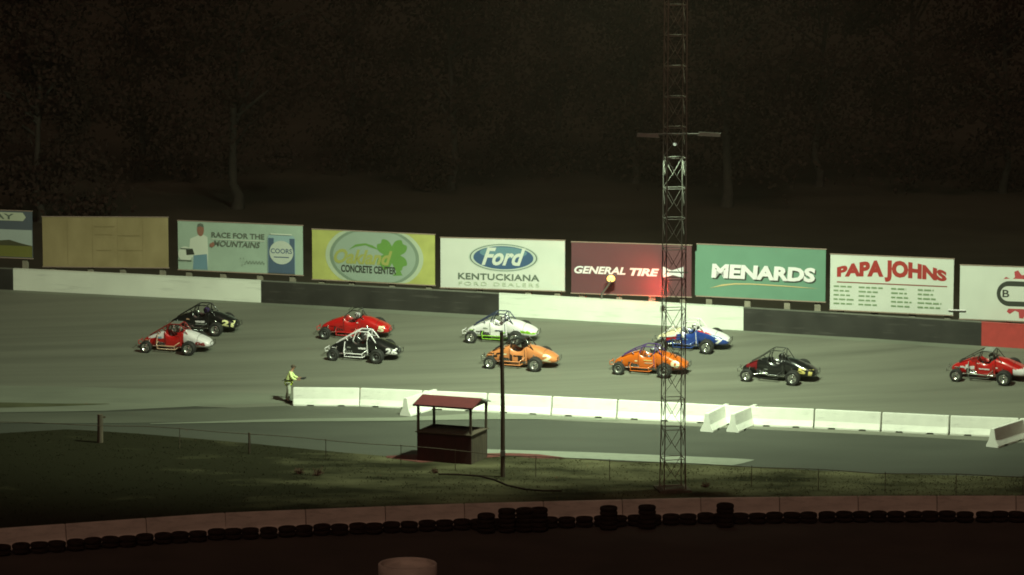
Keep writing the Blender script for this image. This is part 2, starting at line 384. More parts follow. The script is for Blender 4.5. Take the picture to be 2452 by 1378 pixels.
B = Board('pale blue billboard with a race driver, a drink can and RACE FOR THE MOUNTAINS', (431, 528), (728, 543), (427, 645), (725, 659), C_['board_blue'], pxs=(450, 532, 620, 698))
# printed driver
B.poly('driver_print', [(.172, .22), (.198, .22), (.20, .30), (.168, .30)], C_['skin_print'])
B.poly('driver_print', [(.10, .36), (.15, .30), (.17, .27), (.21, .27), (.24, .31), (.245, .62), (.24, .985), (.12, .985), (.12, .75), (.09, .6)], C_['print_pale'])
B.poly('driver_print', [(.125, .70), (.235, .66), (.24, .985), (.12, .985)], C_['print_blue'])
B.oval('driver_print', .185, .17, .028, .13, C_['skin_print'], 20)
B.poly('driver_print', [(.158, .12), (.163, .05), (.185, .03), (.207, .05), (.212, .12), (.185, .09)], C_['print_grey'])
B.oval('helmet_print', .06, .68, .058, .16, C_['print_pale'], 20)
B.poly('helmet_print', [(.065, .58), (.12, .56), (.135, .68), (.07, .70)], C_['print_black'])
B.many('print_stripe', [(.0, .80, .11, .83), (.02, .56, .10, .585)], C_['print_grey'])
B.text('RACE FOR THE', .275, .20, .70, .31, C_['print_dark'], bold=.02)
B.many('rule', [(.275, .335, .70, .352)], C_['print_pale'])
B.text('MOUNTAINS', .29, .37, .665, .49, C_['print_dark'], bold=.02, italic=.2)
B.poly('print_mark', [(.262, .44), (.29, .40), (.30, .47), (.28, .52), (.258, .50)], C_['skin_print'])
up_ = [(.50 + .20 * t / 40, .78 - .06 * math.sin(t * 1.25) * (1.6 if t < 9 else .45)) for t in range(41)]
B.poly('script', up_ + [(x, y + .018) for x, y in up_[::-1]], C_['print_dark'])
B.poly('can_print', [(.735, .21), (.93, .21), (.945, .27), (.945, .985), (.725, .985), (.725, .27)], C_['can_light'])
B.rect('can_print', .73, .27, .775, .97, C_['can_blue']); B.rect('can_print', .90, .27, .94, .97, C_['can_blue'])
B.rect('can_print', .73, .74, .94, .985, C_['can_blue'])
B.oval('can_print', .835, .56, .095, .24, C_['can_pale'], 28)
B.text('COORS', .75, .48, .92, .58, C_['can_blue'], bold=.02)
B.many('can_print', [(.775, .645, .895, .665)], C_['can_blue'])
B.rect('can_print', .75, .175, .92, .20, C_['print_pale'])
B = Board('yellow billboard with a large pale oval and green clover leaf', (751, 550), (1044, 563), (748, 668), (1041, 683), C_['board_yellow'], pxs=(768, 840, 937, 1025))
B.oval('oval', .51, .50, .40, .66, C_['halo']); B.oval('oval', .51, .50, .365, .60, C_['oval_ring']); B.oval('oval', .51, .50, .338, .55, C_['oval_grey'])
def clover(cx, cy, r, asp):
    pts = []
    for k in range(72):
        a = 2 * math.pi * k / 72 + .35; q = r * (.52 + .48 * abs(math.sin(2 * a))) * (1 - .16 * max(0, math.cos(8 * a)))
        pts.append((cx + q * math.cos(a) / asp, cy + q * math.sin(a)))
    return pts
B.poly('clover', clover(.655, .44, .38, 2.5), C_['clover'])
B.poly('clover', [(.66, .60), (.70, .62), (.74, .84), (.66, .86), (.69, .78)], C_['clover'])
B.poly('arc', [(.30, .38), (.36, .26), (.44, .23), (.50, .27), (.56, .36), (.50, .32), (.44, .27), (.36, .31)], C_['clover'])
B.text('Oakland', .18, .36, .66, .66, C_['olive_script'], italic=.35, bold=.035, name='script')
B.text('CONCRETE CENTER', .24, .68, .69, .83, C_['print_black'], bold=.03)
B = Board('white billboard with a dark blue car maker oval over KENTUCKIANA', (1057, 569), (1351, 578), (1055, 688), (1352, 697), C_['board_white'], pxs=(1068, 1145, 1262, 1332))
B.oval('oval', .51, .37, .282, .285, C_['silver']); B.oval('oval', .51, .37, .272, .27, C_['print_grey']); B.oval('oval', .51, .37, .262, .257, C_['silver'])
B.oval('oval', .51, .37, .242, .232, C_['oval_blue']); B.oval('oval', .51, .27, .19, .115, C_['oval_mid'])
B.text('Ford', .335, .17, .69, .53, C_['board_white'], italic=.4, bold=.03, name='script')
B.text('KENTUCKIANA', .145, .695, .80, .825, C_['print_grey'], bold=.025, spacing=1.05)
B.text('FORD DEALERS', .15, .87, .80, .945, C_['faint'], bold=.0, spacing=1.3)
B = Board('maroon billboard with white GENERAL TIRE lettering and a red glow', (1368, 579), (1658, 590), (1368, 701), (1655, 711), C_['maroon'], pxs=(1391, 1480, 1558, 1633))
B.text('GENERAL', .025, .465, .455, .615, M['white_paint'], italic=.25, bold=.035)
B.text('TIRE', .49, .475, .735, .625, M['white_paint'], italic=.25, bold=.045)
B.poly('emblem', [(.76, .42), (.84, .50), (.935, .42), (.935, .64), (.85, .585), (.76, .66)], M['white_paint'])
B.rect('emblem', .80, .515, .975, .54, C_['print_black'])
B = Board('green billboard with raised white MENARDS lettering over a thin curved line', (1685, 585), (1980, 600), (1668, 708), (1976, 723), C_['lt_green'], pxs=(1695, 1787, 1882, 1955))
B.poly('panel_strip', [(-.012, .13), (.05, .13), (.05, .995), (-.012, .995)], C_['lt_green'])
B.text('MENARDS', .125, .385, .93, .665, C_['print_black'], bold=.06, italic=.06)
B.text('MENARDS', .115, .36, .92, .64, M['white_paint'], bold=.05, italic=.06)
B.poly('swoosh', [(.10, .845), (.2, .76), (.3, .725), (.42, .715), (.6, .72), (.8, .735), (.95, .755), (.8, .75), (.6, .74), (.42, .735), (.3, .75), (.2, .79)], C_['gold_line'])
B = Board('white billboard with arched red PAPA JOHNS lettering over four columns of small print', (1988, 609), (2285, 622), (1987, 741), (2282, 755), C_['board_white'], pxs=(2009, 2091, 2181, 2266))
def arch(u, v):
    k = 1 - (2 * u - 1) ** 2
    return u, v * (.62 + .46 * k)
B.text('PAPA JOHNS', .055, .09, .945, .455, C_['red_print'], bold=.06, warp=arch)
B.many('rule', [(.055, .485, .95, .505)], C_['thin_line'])
for cx in (.03, .235, .50, .715):
    rs = []
    for r_ in range(5):
        x = cx; e = cx + random.uniform(.12, .2); y = .56 + r_ * .078
        while x < e:
            q = random.uniform(.03, .06); rs.append((x, y, min(x + q, e), y + .028)); x += q + .010
    B.many('small_print', rs, C_['line_text'])
b = MB(); a0 = on_line(2270, 743, .66); a1 = on_line(2312, 744, .66)
b.tube([a0 - B.P, a1 - B.P], .035); b.build('rail', M['white_paint'], B.o)
B = Board('white billboard with a red gear emblem, cut off at the right edge', (2297, 633), (2597, 648), (2297, 763), (2597, 775), C_['board_white'], pxs=(2320, 2412, 2500, 2570))
def gear(cx, cy, r0, r1, n, asp):
    pts = []
    for k in range(n):
        for da, rr in ((-.32, r0), (-.14, r1), (.14, r1), (.32, r0)):
            a = 2 * math.pi * (k + da) / n + .15; pts.append((cx + rr * math.cos(a) / asp, cy + rr * math.sin(a)))
    return pts
B.poly('gear', gear(.53, .50, .36, .46, 12, 2.1), C_['gear_red'])
def stad(cx, cy, hw, hh, asp):
    pts = []
    for k in range(13):
        a = math.pi / 2 + math.pi * k / 12; pts.append((cx - hw + hh * math.cos(a) / asp, cy - hh * math.sin(a)))
    for k in range(13):
        a = -math.pi / 2 + math.pi * k / 12; pts.append((cx + hw + hh * math.cos(a) / asp, cy - hh * math.sin(a)))
    return pts
B.poly('loop', stad(.55, .50, .16, .28, 2.3), C_['board_white']); B.poly('loop', stad(.55, .50, .15, .235, 2.3), C_['print_black']); B.poly('loop', stad(.55, .50, .16, .14, 2.3), C_['board_white'])
B.text('B', .345, .43, .40, .57, C_['print_black'], bold=.02)

# amber caution lamp standing on the wall, and the hooded red lamp beside it
p = on_line(1441, 706, .2); l_ = on_line(1463, 668, -.05)
cl = empty('caution_light', p, 'lit amber caution lamp on a short bracket in front of the maroon billboard', 'lamp')
d = l_ - p
MB().tube([(0, 0, -.15), (0, 0, .05), (d.x * .6, d.y, d.z * .55), (d.x, d.y, d.z - .1)], .045).build('bracket', M['steel'], cl)
MB().box((d.x, d.y + .10, d.z), (.46, .16, .34)).build('housing', M['dark_grey'], cl)
b = MB(); b.lathe([(.0, 0), (.15, -.01), (.19, .03), (.19, .06)], (d.x, d.y, d.z), 'y', 20)
for v in range(len(b.v)):
    x, y, z = b.v[v]; b.v[v] = (d.x + (x - d.x) * 1.1, y, d.z + (z - d.z) * .9)
b.build('lens', mat('amber_lens', (.8, .35, .02), .3, emit=(1.0, .50, .13), estr=3.2), cl)
pr = on_line(1588, 716, -.65)
rl = empty('red_warning_light', pr, 'small hooded red lamp on a wall bracket lighting the maroon billboard', 'lamp')
MB().box((0, -.02, 0), (.22, .16, .16)).build('housing', M['dark_grey'], rl)
MB().box((0, .32, -.10), (.05, .90, .04)).build('bracket', M['steel'], rl)
MB().box((-.03, .075, .03), (.16, .03, .1)).build('lens', mat('red_lens', (.6, .02, .02), .3, emit=(1, .05, .03), estr=3.0), rl)
spot('red_lamp_beam', tuple(pr + Vector((-.05, .13, .05))), tuple(on_line(1545, 672, .72)), 520, 100, 1.0, .05, (1, .10, .06))

# ================================================================== JERSEY BARRIERS
def jersey(L=2.97, H=.81):
    prof = [(-.30, 0), (-.30, .07), (-.17, .32), (-.085, H - .015), (-.07, H), (.07, H), (.085, H - .015), (.17, .32), (.30, .07), (.30, 0)]
    b = MB(); xsn = [-L / 2, -L / 2 + .04, -L / 2 + .62, -L / 2 + .64, -L / 2 + .94, -L / 2 + .96, L / 2 - .96, L / 2 - .94, L / 2 - .64, L / 2 - .62, L / 2 - .04, L / 2]
    rings = []
    for i, x in enumerate(xsn):
        notch = i in (3, 4, 7, 8); end = .92 if i in (0, len(xsn) - 1) else 1.0
        rings.append([(x, y * end, (max(z, .06) if notch else z) if z < H - .02 else z - (0 if end == 1 else .012)) for y, z in prof])
    return b.loft([r[::-1] for r in rings], 0, smooth=False)
jb = None; GJ = 'white concrete barriers along the inside of the track'
marks = [700, 862, 1012, 1168, 1323, 1480, 1640, 1796, 1952, 2113, 2276, 2442, 2610]
jl = ['white barrier at the left end of the row, beside the flag marshal', 'second white barrier from the left end of the row', 'white barrier behind the red-roofed booth', 'white barrier just right of the red-roofed booth, behind the wooden pole',
      'white barrier one place right of the wooden pole', 'white barrier between the wooden pole and the tower', 'white barrier crossed by the lattice tower', 'white barrier behind the two angled barriers',
      'white barrier just right of the two angled barriers', 'white barrier midway between the two angled ones and the lone angled one', 'white barrier behind the lone angled barrier, last full one at right', 'white barrier cut off by the right edge of the picture']
def ybase(px): return pl([(690, 973), (860, 974.5), (1170, 988), (1480, 1004), (1800, 1021), (1952, 1027), (2112, 1035), (2275, 1043), (2450, 1050), (2700, 1063)], px)
def put_jersey(c, ang, label, L=None):
    global jb
    if jb is None:
        jb = jersey().build('concrete_barrier', M['white_bar']); o = jb
    else:
        o = jb.copy(); sc.collection.objects.link(o)
    o.location = c; o.rotation_euler = (0, 0, ang)
    if L: o.scale = (L / 3.0, 1, 1)
    return tag(o, label, 'barrier', GJ)
for (a, c), lab in zip(zip(marks, marks[1:]), jl):
    A = on_z(a, ybase(a), 0); Cc = on_z(c, ybase(c), 0); mid = (A + Cc) / 2; mid.y += .30; mid.z = .01
    put_jersey(mid, math.atan2(Cc.y - A.y, Cc.x - A.x), lab, (Cc - A).length - .05)
for (n_, f_, lab) in (((968, 998), (1040, 976), 'white barrier angled out from the row at the left of the red-roofed booth'),
                      ((1690, 1036), (1738, 1012), 'left of the two white barriers angled out from the row right of the tower'),
                      ((1752, 1037), (1805, 1014), 'right of the two white barriers angled out from the row right of the tower'),
                      ((2373, 1073), (2438, 1052), 'lone white barrier angled out near the right edge, its side in shade')):
    A = on_z(*n_, 0); Fp = on_z(*f_, 0); dr = (Fp - A).normalized(); mid = A + dr * 1.45; mid.z = .012
    put_jersey(mid, math.atan2(dr.y, dr.x), lab, 2.75)

# low front wall
fw_top = [(-260, 1286), (0, 1266), (530, 1229), (1060, 1208), (1651, 1193), (2100, 1188), (2460, 1188), (2800, 1190)]
path = [on_z(x, pl(fw_top, x), .81) for x in range(-260, 2800, 20)]
def walk(path, step, start=0.):
    out = []; need = start; 
    for a, c in zip(path, path[1:]):
        L = (c - a).length; pos = 0
        while need <= L - pos:
            pos += need; out.append(a + (c - a) * (pos / L)); need = step
        need -= (L - pos)
    return out
fw = walk(path, 3.03, .35); fb = None
fm = jersey(3.0).build('concrete_barrier', M['front_wall']); first = True
FN = ['first', 'second', 'third', 'fourth', 'fifth', 'sixth', 'seventh', 'eighth', 'ninth', 'tenth', 'eleventh', 'twelfth', 'thirteenth', 'fourteenth', 'fifteenth', 'sixteenth']
for i, (a, c) in enumerate(zip(fw, fw[1:])):
    o = fm if first else fm.copy()
    if not first: sc.collection.objects.link(o)
    first = False
    mid = (a + c) / 2; o.location = (mid.x, mid.y, 0.0); o.rotation_euler = (0, 0, math.atan2(c.y - a.y, c.x - a.x))
    tag(o, 'dim unpainted barrier, %s from the left in the low front wall' % FN[i], 'barrier', 'unpainted barriers of the low front wall')

# ================================================================== TYRES along the front wall
tyre = None
def put_tyre(p, h, label, group):
    global tyre
    if tyre is None:
        b = MB().lathe([(.17, .02), (.20, 0), (.29, 0), (.325, .03), (.335, .055), (.335, .115), (.325, .145), (.29, .17), (.20, .17), (.17, .15), (.165, .085), (.17, .02)], n=20)
        tyre = b.build('old_tyre', M['old_rubber']); o = tyre
    else:
        o = tyre.copy(); sc.collection.objects.link(o)
    o.location = (p.x, p.y, h); o.rotation_euler = (R(random.uniform(-2, 2)), R(random.uniform(-2, 2)), random.uniform(0, 6))
    return tag(o, label, 'tyre', group)
rowp = walk(path, .665, .2)
for i, p in enumerate(rowp):
    q = Vector((p.x + random.gauss(0, .02), p.y - .78 + random.gauss(0, .04), 0))
    if p.x < on_z(-120, 1300).x or p.x > on_z(2560, 1230).x: continue
    for k in range(2):
        if k and random.random() < .02: continue
        put_tyre(q, k * .172, 'black tyre lying flat in the low double row at the foot of the front wall', 'tyres in the double row along the front wall')
for (px, n, nm) in ((1165, 4, 'leftmost short tyre stack'), (1214, 5, 'second tall tyre stack from the left'), (1256, 5, 'third tall tyre stack from the left'), (1290, 5, 'fourth tall tyre stack from the left'),
                    (1455, 5, 'lone tyre stack midway to the tower'), (1546, 5, 'tyre stack just left of the tower foot'), (1731, 5, 'tyre stack right of the tower foot')):
    t = on_z(px, pl(fw_top, px), .81)
    for k in range(n):
        lv = ('lowest', 'second up', 'third up', 'topmost')[k] if n == 4 else ('lowest', 'second up', 'middle', 'fourth up', 'topmost')[k]
        put_tyre(Vector((t.x, t.y - 1.42, 0)), k * .172, '%s tyre of the %s' % (lv, nm), 'tyres in the taller stacks by the front wall')

# pale round tank
p = on_z(976, 1349, 1.05)
b = MB().lathe([(1.0, 0), (1.02, .02), (1.02, 1.02), (.99, 1.05), (.93, 1.05), (.91, 1.0), (.90, .82), (.0, .80)], n=48)
tag(b.build('round_tank', M['front_wall'], None), 'large pale round tank with a recessed top at the bottom edge', 'tank').location = (p.x, p.y, 0)

# ================================================================== LATTICE TOWER
tw = empty('lattice_tower', (TX, TY, 0), 'tall lattice steel light tower with two lamp heads on a cross arm', 'tower')
def twm(name, col_r, col_w):
    m = bpy.data.materials.new(name); m.use_nodes = True; n = m.node_tree.nodes; l = m.node_tree.links; bs = n['Principled BSDF']; bs.inputs['Roughness'].default_value = .5
    tc = n.new('ShaderNodeTexCoord'); sx = n.new('ShaderNodeSeparateXYZ'); cr = n.new('ShaderNodeValToRGB'); mu = n.new('ShaderNodeMath'); mu.operation = 'DIVIDE'; mu.inputs[1].default_value = 30
    l.new(tc.outputs['Object'], sx.inputs[0]); l.new(sx.outputs[2], mu.inputs[0]); l.new(mu.outputs[0], cr.inputs[0]); l.new(cr.outputs[0], bs.inputs['Base Color'])
    e = cr.color_ramp; e.interpolation = 'CONSTANT'; e.elements[0].color = (*col_r, 1); e.elements[1].position = 2.5 / 30; e.elements[1].color = (*col_w, 1)
    for z, c in ((8.2, col_r), (9.6, col_w), (13.9, (.29, .27, .22)), (16.7, (.36, .34, .27)), (20.0, (.29, .27, .22)), (23.5, col_w)):
        q = e.elements.new(z / 30); q.color = (*c, 1)
    return m
TM = twm('tower_paint', (.13, .070, .058), (.34, .35, .31))
def hw(z): return .405 - .0015 * z if z > 2.5 else .401 + .016 * (2.5 - z)
TR = R(9); rot = Matrix.Rotation(TR, 3, 'Z')
cor = [(-1, -1), (1, -1), (1, 1), (-1, 1)]
def cp(k, z): return rot @ Vector((cor[k % 4][0] * hw(z), cor[k % 4][1] * hw(z), z))
for k in range(4):
    MB().tube([cp(k, z) for z in (0, 2.5, 9, 18, 27.5)], .024, 6).build('leg', TM, tw)
br = MB(); z = .12; zs = []
while z < 27.5: zs.append(z); z += 1.2
for z in zs:
    hz = MB()
    for k in range(4): hz.tube([cp(k, z), cp(k + 1, z)], .016, 5)
    hz.build('cross_bar', TM, tw)
for a, c in zip(zs, zs[1:]):
    for k in range(4):
        m_ = (cp(k, a) + cp(k + 1, a)) / 2 + Vector((0, 0, (c - a) * .42)); br.tube([cp(k, c), m_], .012, 5, caps=False); br.tube([cp(k + 1, c), m_], .014, 5, caps=False)
        if k % 2 == 0: br.tube([m_, cp(k + 1, a)], .010, 5, caps=False)
br.build('diagonal_braces', TM, tw)
za = 14.25
MB().tube([(-1.5, 0, za), (1.8, 0, za)], .04).build('cross_arm', M['steel'], tw)
LH = mat('lamp_housing', (.30, .30, .26), .5)
for s_, (u0, u1, zz) in ((-1, (-1.50, -.62, za - .02)), (1, (.90, 1.78, za + .02))):
    b = MB(); b.hexa([(u0, -.25, zz - .06), (u1, -.25, zz - .10), (u1, .35, zz - .16), (u0, .35, zz - .12), (u0 + .05, -.22, zz + .08), (u1 - .05, -.22, zz + .04), (u1 - .05, .33, zz + .0), (u0 + .05, .33, zz + .04)])
    b.build('lamp_head', LH, tw)
MB().ell((0, 0, za - .40), (.07, .07, .06)).build('small_lamp', mat('small_lamp', (.5, .5, .45), .4, emit=(.8, 1, .7), estr=.6), tw)
spot('small_lamp_beam', (TX, TY - .02, za - .50), (TX, TY, 8), 240, 95, .9, .05)
# flood bank at the head
MB().box((0, .35, 26.6), (5.2, .12, .12)).box((0, .35, 27.6), (5.2, .12, .12)).build('rack', M['steel'], tw)
for r_ in range(2):
    for k in range(6):
        MB().lathe([(.05, -.28), (.22, -.10), (.30, .12), (.30, .15)], (-2.3 + k * .92, .62, 26.75 + r_), 'y', 14).build('flood_head', LH, tw)
MB().box((0, 0, .06), (1.3, 1.3, .10), TR).build('footing', M['dark_wood'], tw)

# ================================================================== WOODEN POLE, FENCE, SHELTER
p = on_z(1204, 1143, 0)
wp = empty('wooden_pole', p, 'tall dark wooden pole standing right of the red-roofed booth', 'pole')
MB().tube([(0, 0, -.1), (.0, 0, 3), (-.05, 0, 5.98)], [.095, .085, .072], 12).build('shaft', M['dark_wood'], wp)
MB().box((.0, -.06, 1.0), (.20, .16, .22)).build('bracket', M['steel'], wp)

rail = [(-60, 1009), (60, 1013), (243, 1019), (350, 1022), (597, 1039), (800, 1056), (997, 1071), (1125, 1082), (1196, 1090), (1330, 1097), (1460, 1103), (1620, 1110), (1760, 1116), (1952, 1125), (2095, 1133), (2300, 1137), (2460, 1142), (2700, 1152)]
fe = empty('cable_fence', on_z(600, 1085, 0), 'low dark fence of thin posts and cable along the grass edge', 'fence')
def fpt(px, h): return on_z(px, pl(rail, px), h) - fe.location
for h in (.85,):
    pts = []
    for x in range(-60, 2700, 40):
        q = fpt(x, .85); q.z = h + .02 * math.sin(x * .02); pts.append(q)
    MB().tube(pts, .016, 5).build('cable', M['dark_wood'], fe)
for x in (-40, 430, 597, 780, 960, 1090, 1283, 1460, 1640, 1800, 1960, 2120, 2290, 2450):
    q = fpt(x, .85); MB().tube([(q.x, q.y, 0), (q.x, q.y, .9)], .05 if x in (597,) else .014, 7).build('post', M['dark_wood'], fe)
q = on_z(240, 1061, 0)
tag(MB().tube([(0, 0, -.05), (.02, 0, 1.24)], [.13, .12], 12).box((.16, 0, 1.12), (.18, .06, .07)).build('timber_post', M['dark_wood']), 'stout timber post with a short side peg at the left of the grass', 'post').location = q

# booth
A = on_z(999, 1104, 0); Bp = on_z(1128, 1114, 0)
u = (Bp - A); Wd = u.length; u.normalize(); v = Vector((-u.y, u.x, 0)); Dp = 1.75
bo = empty('marshal_booth', A, 'open wooden marshal booth with a dark red gabled roof and waist-high boarding', 'booth')
M['booth_red'] = mat('booth_dark_red', (.040, .009, .009), .8, var=.2, scale=2, stretch=(3, 3, .4, 0))
M['roof_red'] = mat('dark_red_roof', (.105, .015, .017), .8, var=.10)
def bx(a, c, z): return u * a + v * c + Vector((0, 0, z))
def slab(b, a0, a1, c0, c1, z0, z1): return b.hexa([bx(a0, c0, z0), bx(a1, c0, z0), bx(a1, c1, z0), bx(a0, c1, z0), bx(a0, c0, z1), bx(a1, c0, z1), bx(a1, c1, z1), bx(a0, c1, z1)])
t_ = .06; HB = 1.22
slab(MB(), 0, Wd, 0, t_, .02, HB).build('front_panel', M['booth_red'], bo)
slab(MB(), 0, Wd, Dp - t_, Dp, .02, HB).build('back_panel', M['booth_red'], bo)
slab(MB(), 0, t_, t_, Dp - t_, .02, HB).build('side_panel', M['booth_red'], bo)
slab(MB(), Wd - t_, Wd, t_, Dp - t_, .02, HB).build('side_panel', M['dark_wood'], bo)
b = MB()
slab(b, -.05, Wd + .05, -.08, .12, HB, HB + .04); slab(b, -.05, Wd + .05, Dp - .12, Dp + .08, HB, HB + .04); slab(b, -.05, .12, .12, Dp - .12, HB, HB + .04); slab(b, Wd - .12, Wd + .05, .12, Dp - .12, HB, HB + .04)
slab(b, .12, Wd - .12, .12, Dp - .12, HB - .01, HB + .02); b.build('counter', M['dark_wood'], bo)
slab(MB(), t_, Wd - t_, t_, Dp - t_, .05, .12).build('floorboard', M['dark_wood'], bo)
for a, c in ((-.01, .0), (Wd - .08, 0), (-.01, Dp - .09), (Wd - .08, Dp - .09)):
    slab(MB(), a, a + .09, c, c + .09, HB + .04, 2.38 ).build('post', M['dark_wood'], bo)
HE, HR, ov = 2.36, 2.62, .13
for s_ in (0, 1):
    c0, c1 = (-.12, Dp / 2) if s_ == 0 else (Dp + .12, Dp / 2)
    P8 = [bx(-ov, c0, HE), bx(Wd + ov, c0, HE), bx(Wd + ov, c1, HR), bx(-ov, c1, HR)]
    if s_: P8 = [P8[1], P8[0], P8[3], P8[2]]
    MB().hexa(P8 + [q + Vector((0, 0, .05)) for q in P8]).build('roof_slope', M['roof_red'] if s_ == 0 else M['grey_paint'], bo)
for a in (-.02, Wd - .03):
    MB().add([bx(a, 0, HE), bx(a, Dp, HE), bx(a, Dp / 2, HR - .01), bx(a + .04, 0, HE), bx(a + .04, Dp, HE), bx(a + .04, Dp / 2, HR - .01)], [(0, 2, 1), (3, 4, 5), (0, 1, 4, 3), (1, 2, 5, 4), (2, 0, 3, 5)]).build('gable', M['pad'], bo)
slab(MB(), -ov, Wd + ov, -.15, -.121, HE - .02, HE + .05).build('fascia', M['booth_red'], bo)

# hose in the grass, small shrubs
hp = [on_z(x, y, .04) for x, y in ((1050, 1136), (1100, 1137), (1150, 1141), (1185, 1150), (1215, 1163), (1255, 1172), (1300, 1176), (1345, 1176))]
tag(MB().tube(hp, .04, 6).build('hose', M['old_rubber']), 'dark hose curving over the grass below the wooden pole', 'hose')
twig = mat('dead_stem', (.10, .045, .030), .9, var=.3)
for (x, y, s_, lab) in ((716, 1136, .34, 'small dead reddish shrub in the dark grass, left of a pair'), (760, 1140, .42, 'small dead reddish shrub in the dark grass, right of a pair'), (1042, 1134, .26, 'low dead weed clump in front of the booth'), (1690, 1168, .3, 'low dark weed clump at the tower foot')):
    q = on_z(x, y, 0); b = MB()
    for i in range(46):
        a = random.uniform(0, 6.28); e = random.uniform(.2, 1.0); L = s_ * random.uniform(.5, 1)
        t0 = Vector((math.cos(a) * .04, math.sin(a) * .04, 0)); t1 = Vector((math.cos(a) * L * (1 - e * .5), math.sin(a) * L * (1 - e * .5), L * e * 1.1))
        b.tube([t0, (t0 + t1) / 2 + Vector((0, 0, .05)), t1], [.012, .008, .004], 4)
        for k in range(2):
            c = t1 * random.uniform(.5, 1); r_ = .035
            b.add([c + Vector((random.uniform(-r_, r_), random.uniform(-r_, r_), random.uniform(-r_, r_))) for _ in range(3)], [(0, 1, 2)])
    tag(b.build('dead_shrub', twig), lab, 'shrub').location = q

# ================================================================== TREES BEYOND
LEAF = [mat('dark_leaf', (.034, .020, .016), .9, var=.05, scale=.3, spec=.1), mat('olive_leaf', (.034, .022, .016), .9, var=.05, scale=.3, spec=.1)]
BARK = mat('pale_bark', (.036, .028, .021), .9, var=.25)
def tree(x, y, h, seed, mi, label, tr=.28):
    rd = random.Random(seed); b = MB(); t = empty('tree', (x, y, ZW - .28), label, 'tree', 'dark trees beyond the billboards')
    ht = h * .10
    b.tube([(0, 0, 0), (.1, 0, ht * .5), (rd.uniform(-.4, .4), 0, ht), (rd.uniform(-.8, .8), 0, h * .7)], [tr * 1.3, tr, tr * .85, tr * .3], 9)
    limbs = []
    for i in range(9):
        a = rd.uniform(0, 6.28); z0 = rd.uniform(h * .18, h * .6); L = h * rd.uniform(.18, .30)
        e = Vector((math.cos(a) * L, math.sin(a) * L, z0 + L * rd.uniform(.4, .9))); limbs.append(e)
        b.tube([(0, 0, z0), (e.x * .5, e.y * .5, (z0 + e.z) / 2 + .3), e], [tr * .4, tr * .25, tr * .1], 6)
    b.build('trunk', BARK, t)
    c = MB(); cl_ = []
    for i in range(46 if tr > .3 else 64):
        a = rd.uniform(0, 6.28); zz = rd.uniform(.15 if tr > .3 else .03, 1.0); rr = h * (.30 if tr > .3 else .36) * math.sin(min(1, max(.12, (1.08 - zz) * 1.5)) * 1.57) * rd.uniform(.1 if tr < .3 else .3, 1.0)
        cl_.append((Vector((math.cos(a) * rr, math.sin(a) * rr, h * zz)), h * rd.uniform(.05, .105)))
    for cc, cr in cl_:
        for k in range(110):
            q = Vector((rd.gauss(0, 1), rd.gauss(0, 1), rd.gauss(0, .75))) * cr * .62 + cc
            d1 = Vector((rd.uniform(-1, 1), rd.uniform(-1, 1), rd.uniform(-1, 1))).normalized() * .19; d2 = d1.orthogonal().normalized() * .13
            c.add([q - d1, q + d2, q + d1, q - d2], [(0, 1, 2, 3)])
    c.build('crown', LEAF[mi], t); return t
tl = [((568, 487), 215, 17, 'tree with a pale trunk showing above the blank plywood and pale blue billboards'), ((1740, 487), 216, 18, 'tree with a pale forked trunk showing above the green billboard'),
      ((97, 508), 208, 15, 'tree at the far left above the first gap between billboards'), ((330, 470), 232, 19, 'dense dark tree behind the plywood billboard'),
      ((830, 462), 238, 21, 'dense dark tree behind the yellow billboard'), ((1080, 470), 226, 18, 'dark tree above the gap left of the blue oval billboard'),
      ((1330, 462), 240, 21, 'dense dark tree behind the blue oval billboard'), ((1520, 470), 230, 19, 'dark tree left of the lattice tower'),
      ((1960, 468), 228, 20, 'dark tree above the right end of the green billboard'), ((2180, 462), 236, 21, 'dark tree behind the billboard with arched red lettering'),
      ((2400, 470), 224, 18, 'dark tree at the far right behind the gear billboard'), ((-60, 470), 236, 20, 'dark tree cut off by the left edge')]
for i, ((px, py), Y, h, lab) in enumerate(tl):
    r = ray(px, py); tree(r.x / r.y * Y, Y, h, 100 + i, i % 2, lab, .34 if i < 2 else .26)

# ================================================================== PEOPLE
def skin_mesh(name, chains, sub=1):
    """chains: list of (list of nodes [(x,y,z,r)...], attach index or None) merged by identical first coordinate"""
    verts = []; edges = []; rad = []; idx = {}
    def vid(p):
        k = (round(p[0], 4), round(p[1], 4), round(p[2], 4))
        if k not in idx: idx[k] = len(verts); verts.append(p[:3]); rad.append(p[3])
        return idx[k]
    for ch in chains:
        ids = [vid(p) for p in ch]; edges += [(a, c) for a, c in zip(ids, ids[1:])]
    me = bpy.data.meshes.new(name); me.from_pydata(verts, edges, [])
    o = bpy.data.objects.new(name, me); sc.collection.objects.link(o)
    m = o.modifiers.new('Skin', 'SKIN'); m.use_smooth_shade = True
    if not me.skin_vertices: me.skin_vertices_new() if hasattr(me, 'skin_vertices_new') else None
    for i, r_ in enumerate(rad):
        sv = me.skin_vertices[0].data[i]; rr = r_ if isinstance(r_, tuple) else (r_, r_); sv.radius = rr; sv.use_root = (i == 0)
    if sub: s_ = o.modifiers.new('Sub', 'SUBSURF'); s_.levels = sub; s_.render_levels = sub
    bpy.context.view_layer.update()
    out = bpy.data.meshes.new_from_object(o.evaluated_get(bpy.context.evaluated_depsgraph_get()))
    bpy.data.objects.remove(o); bpy.data.meshes.remove(me)
    return [tuple(v.co) for v in out.vertices], [tuple(p.vertices) for p in out.polygons]
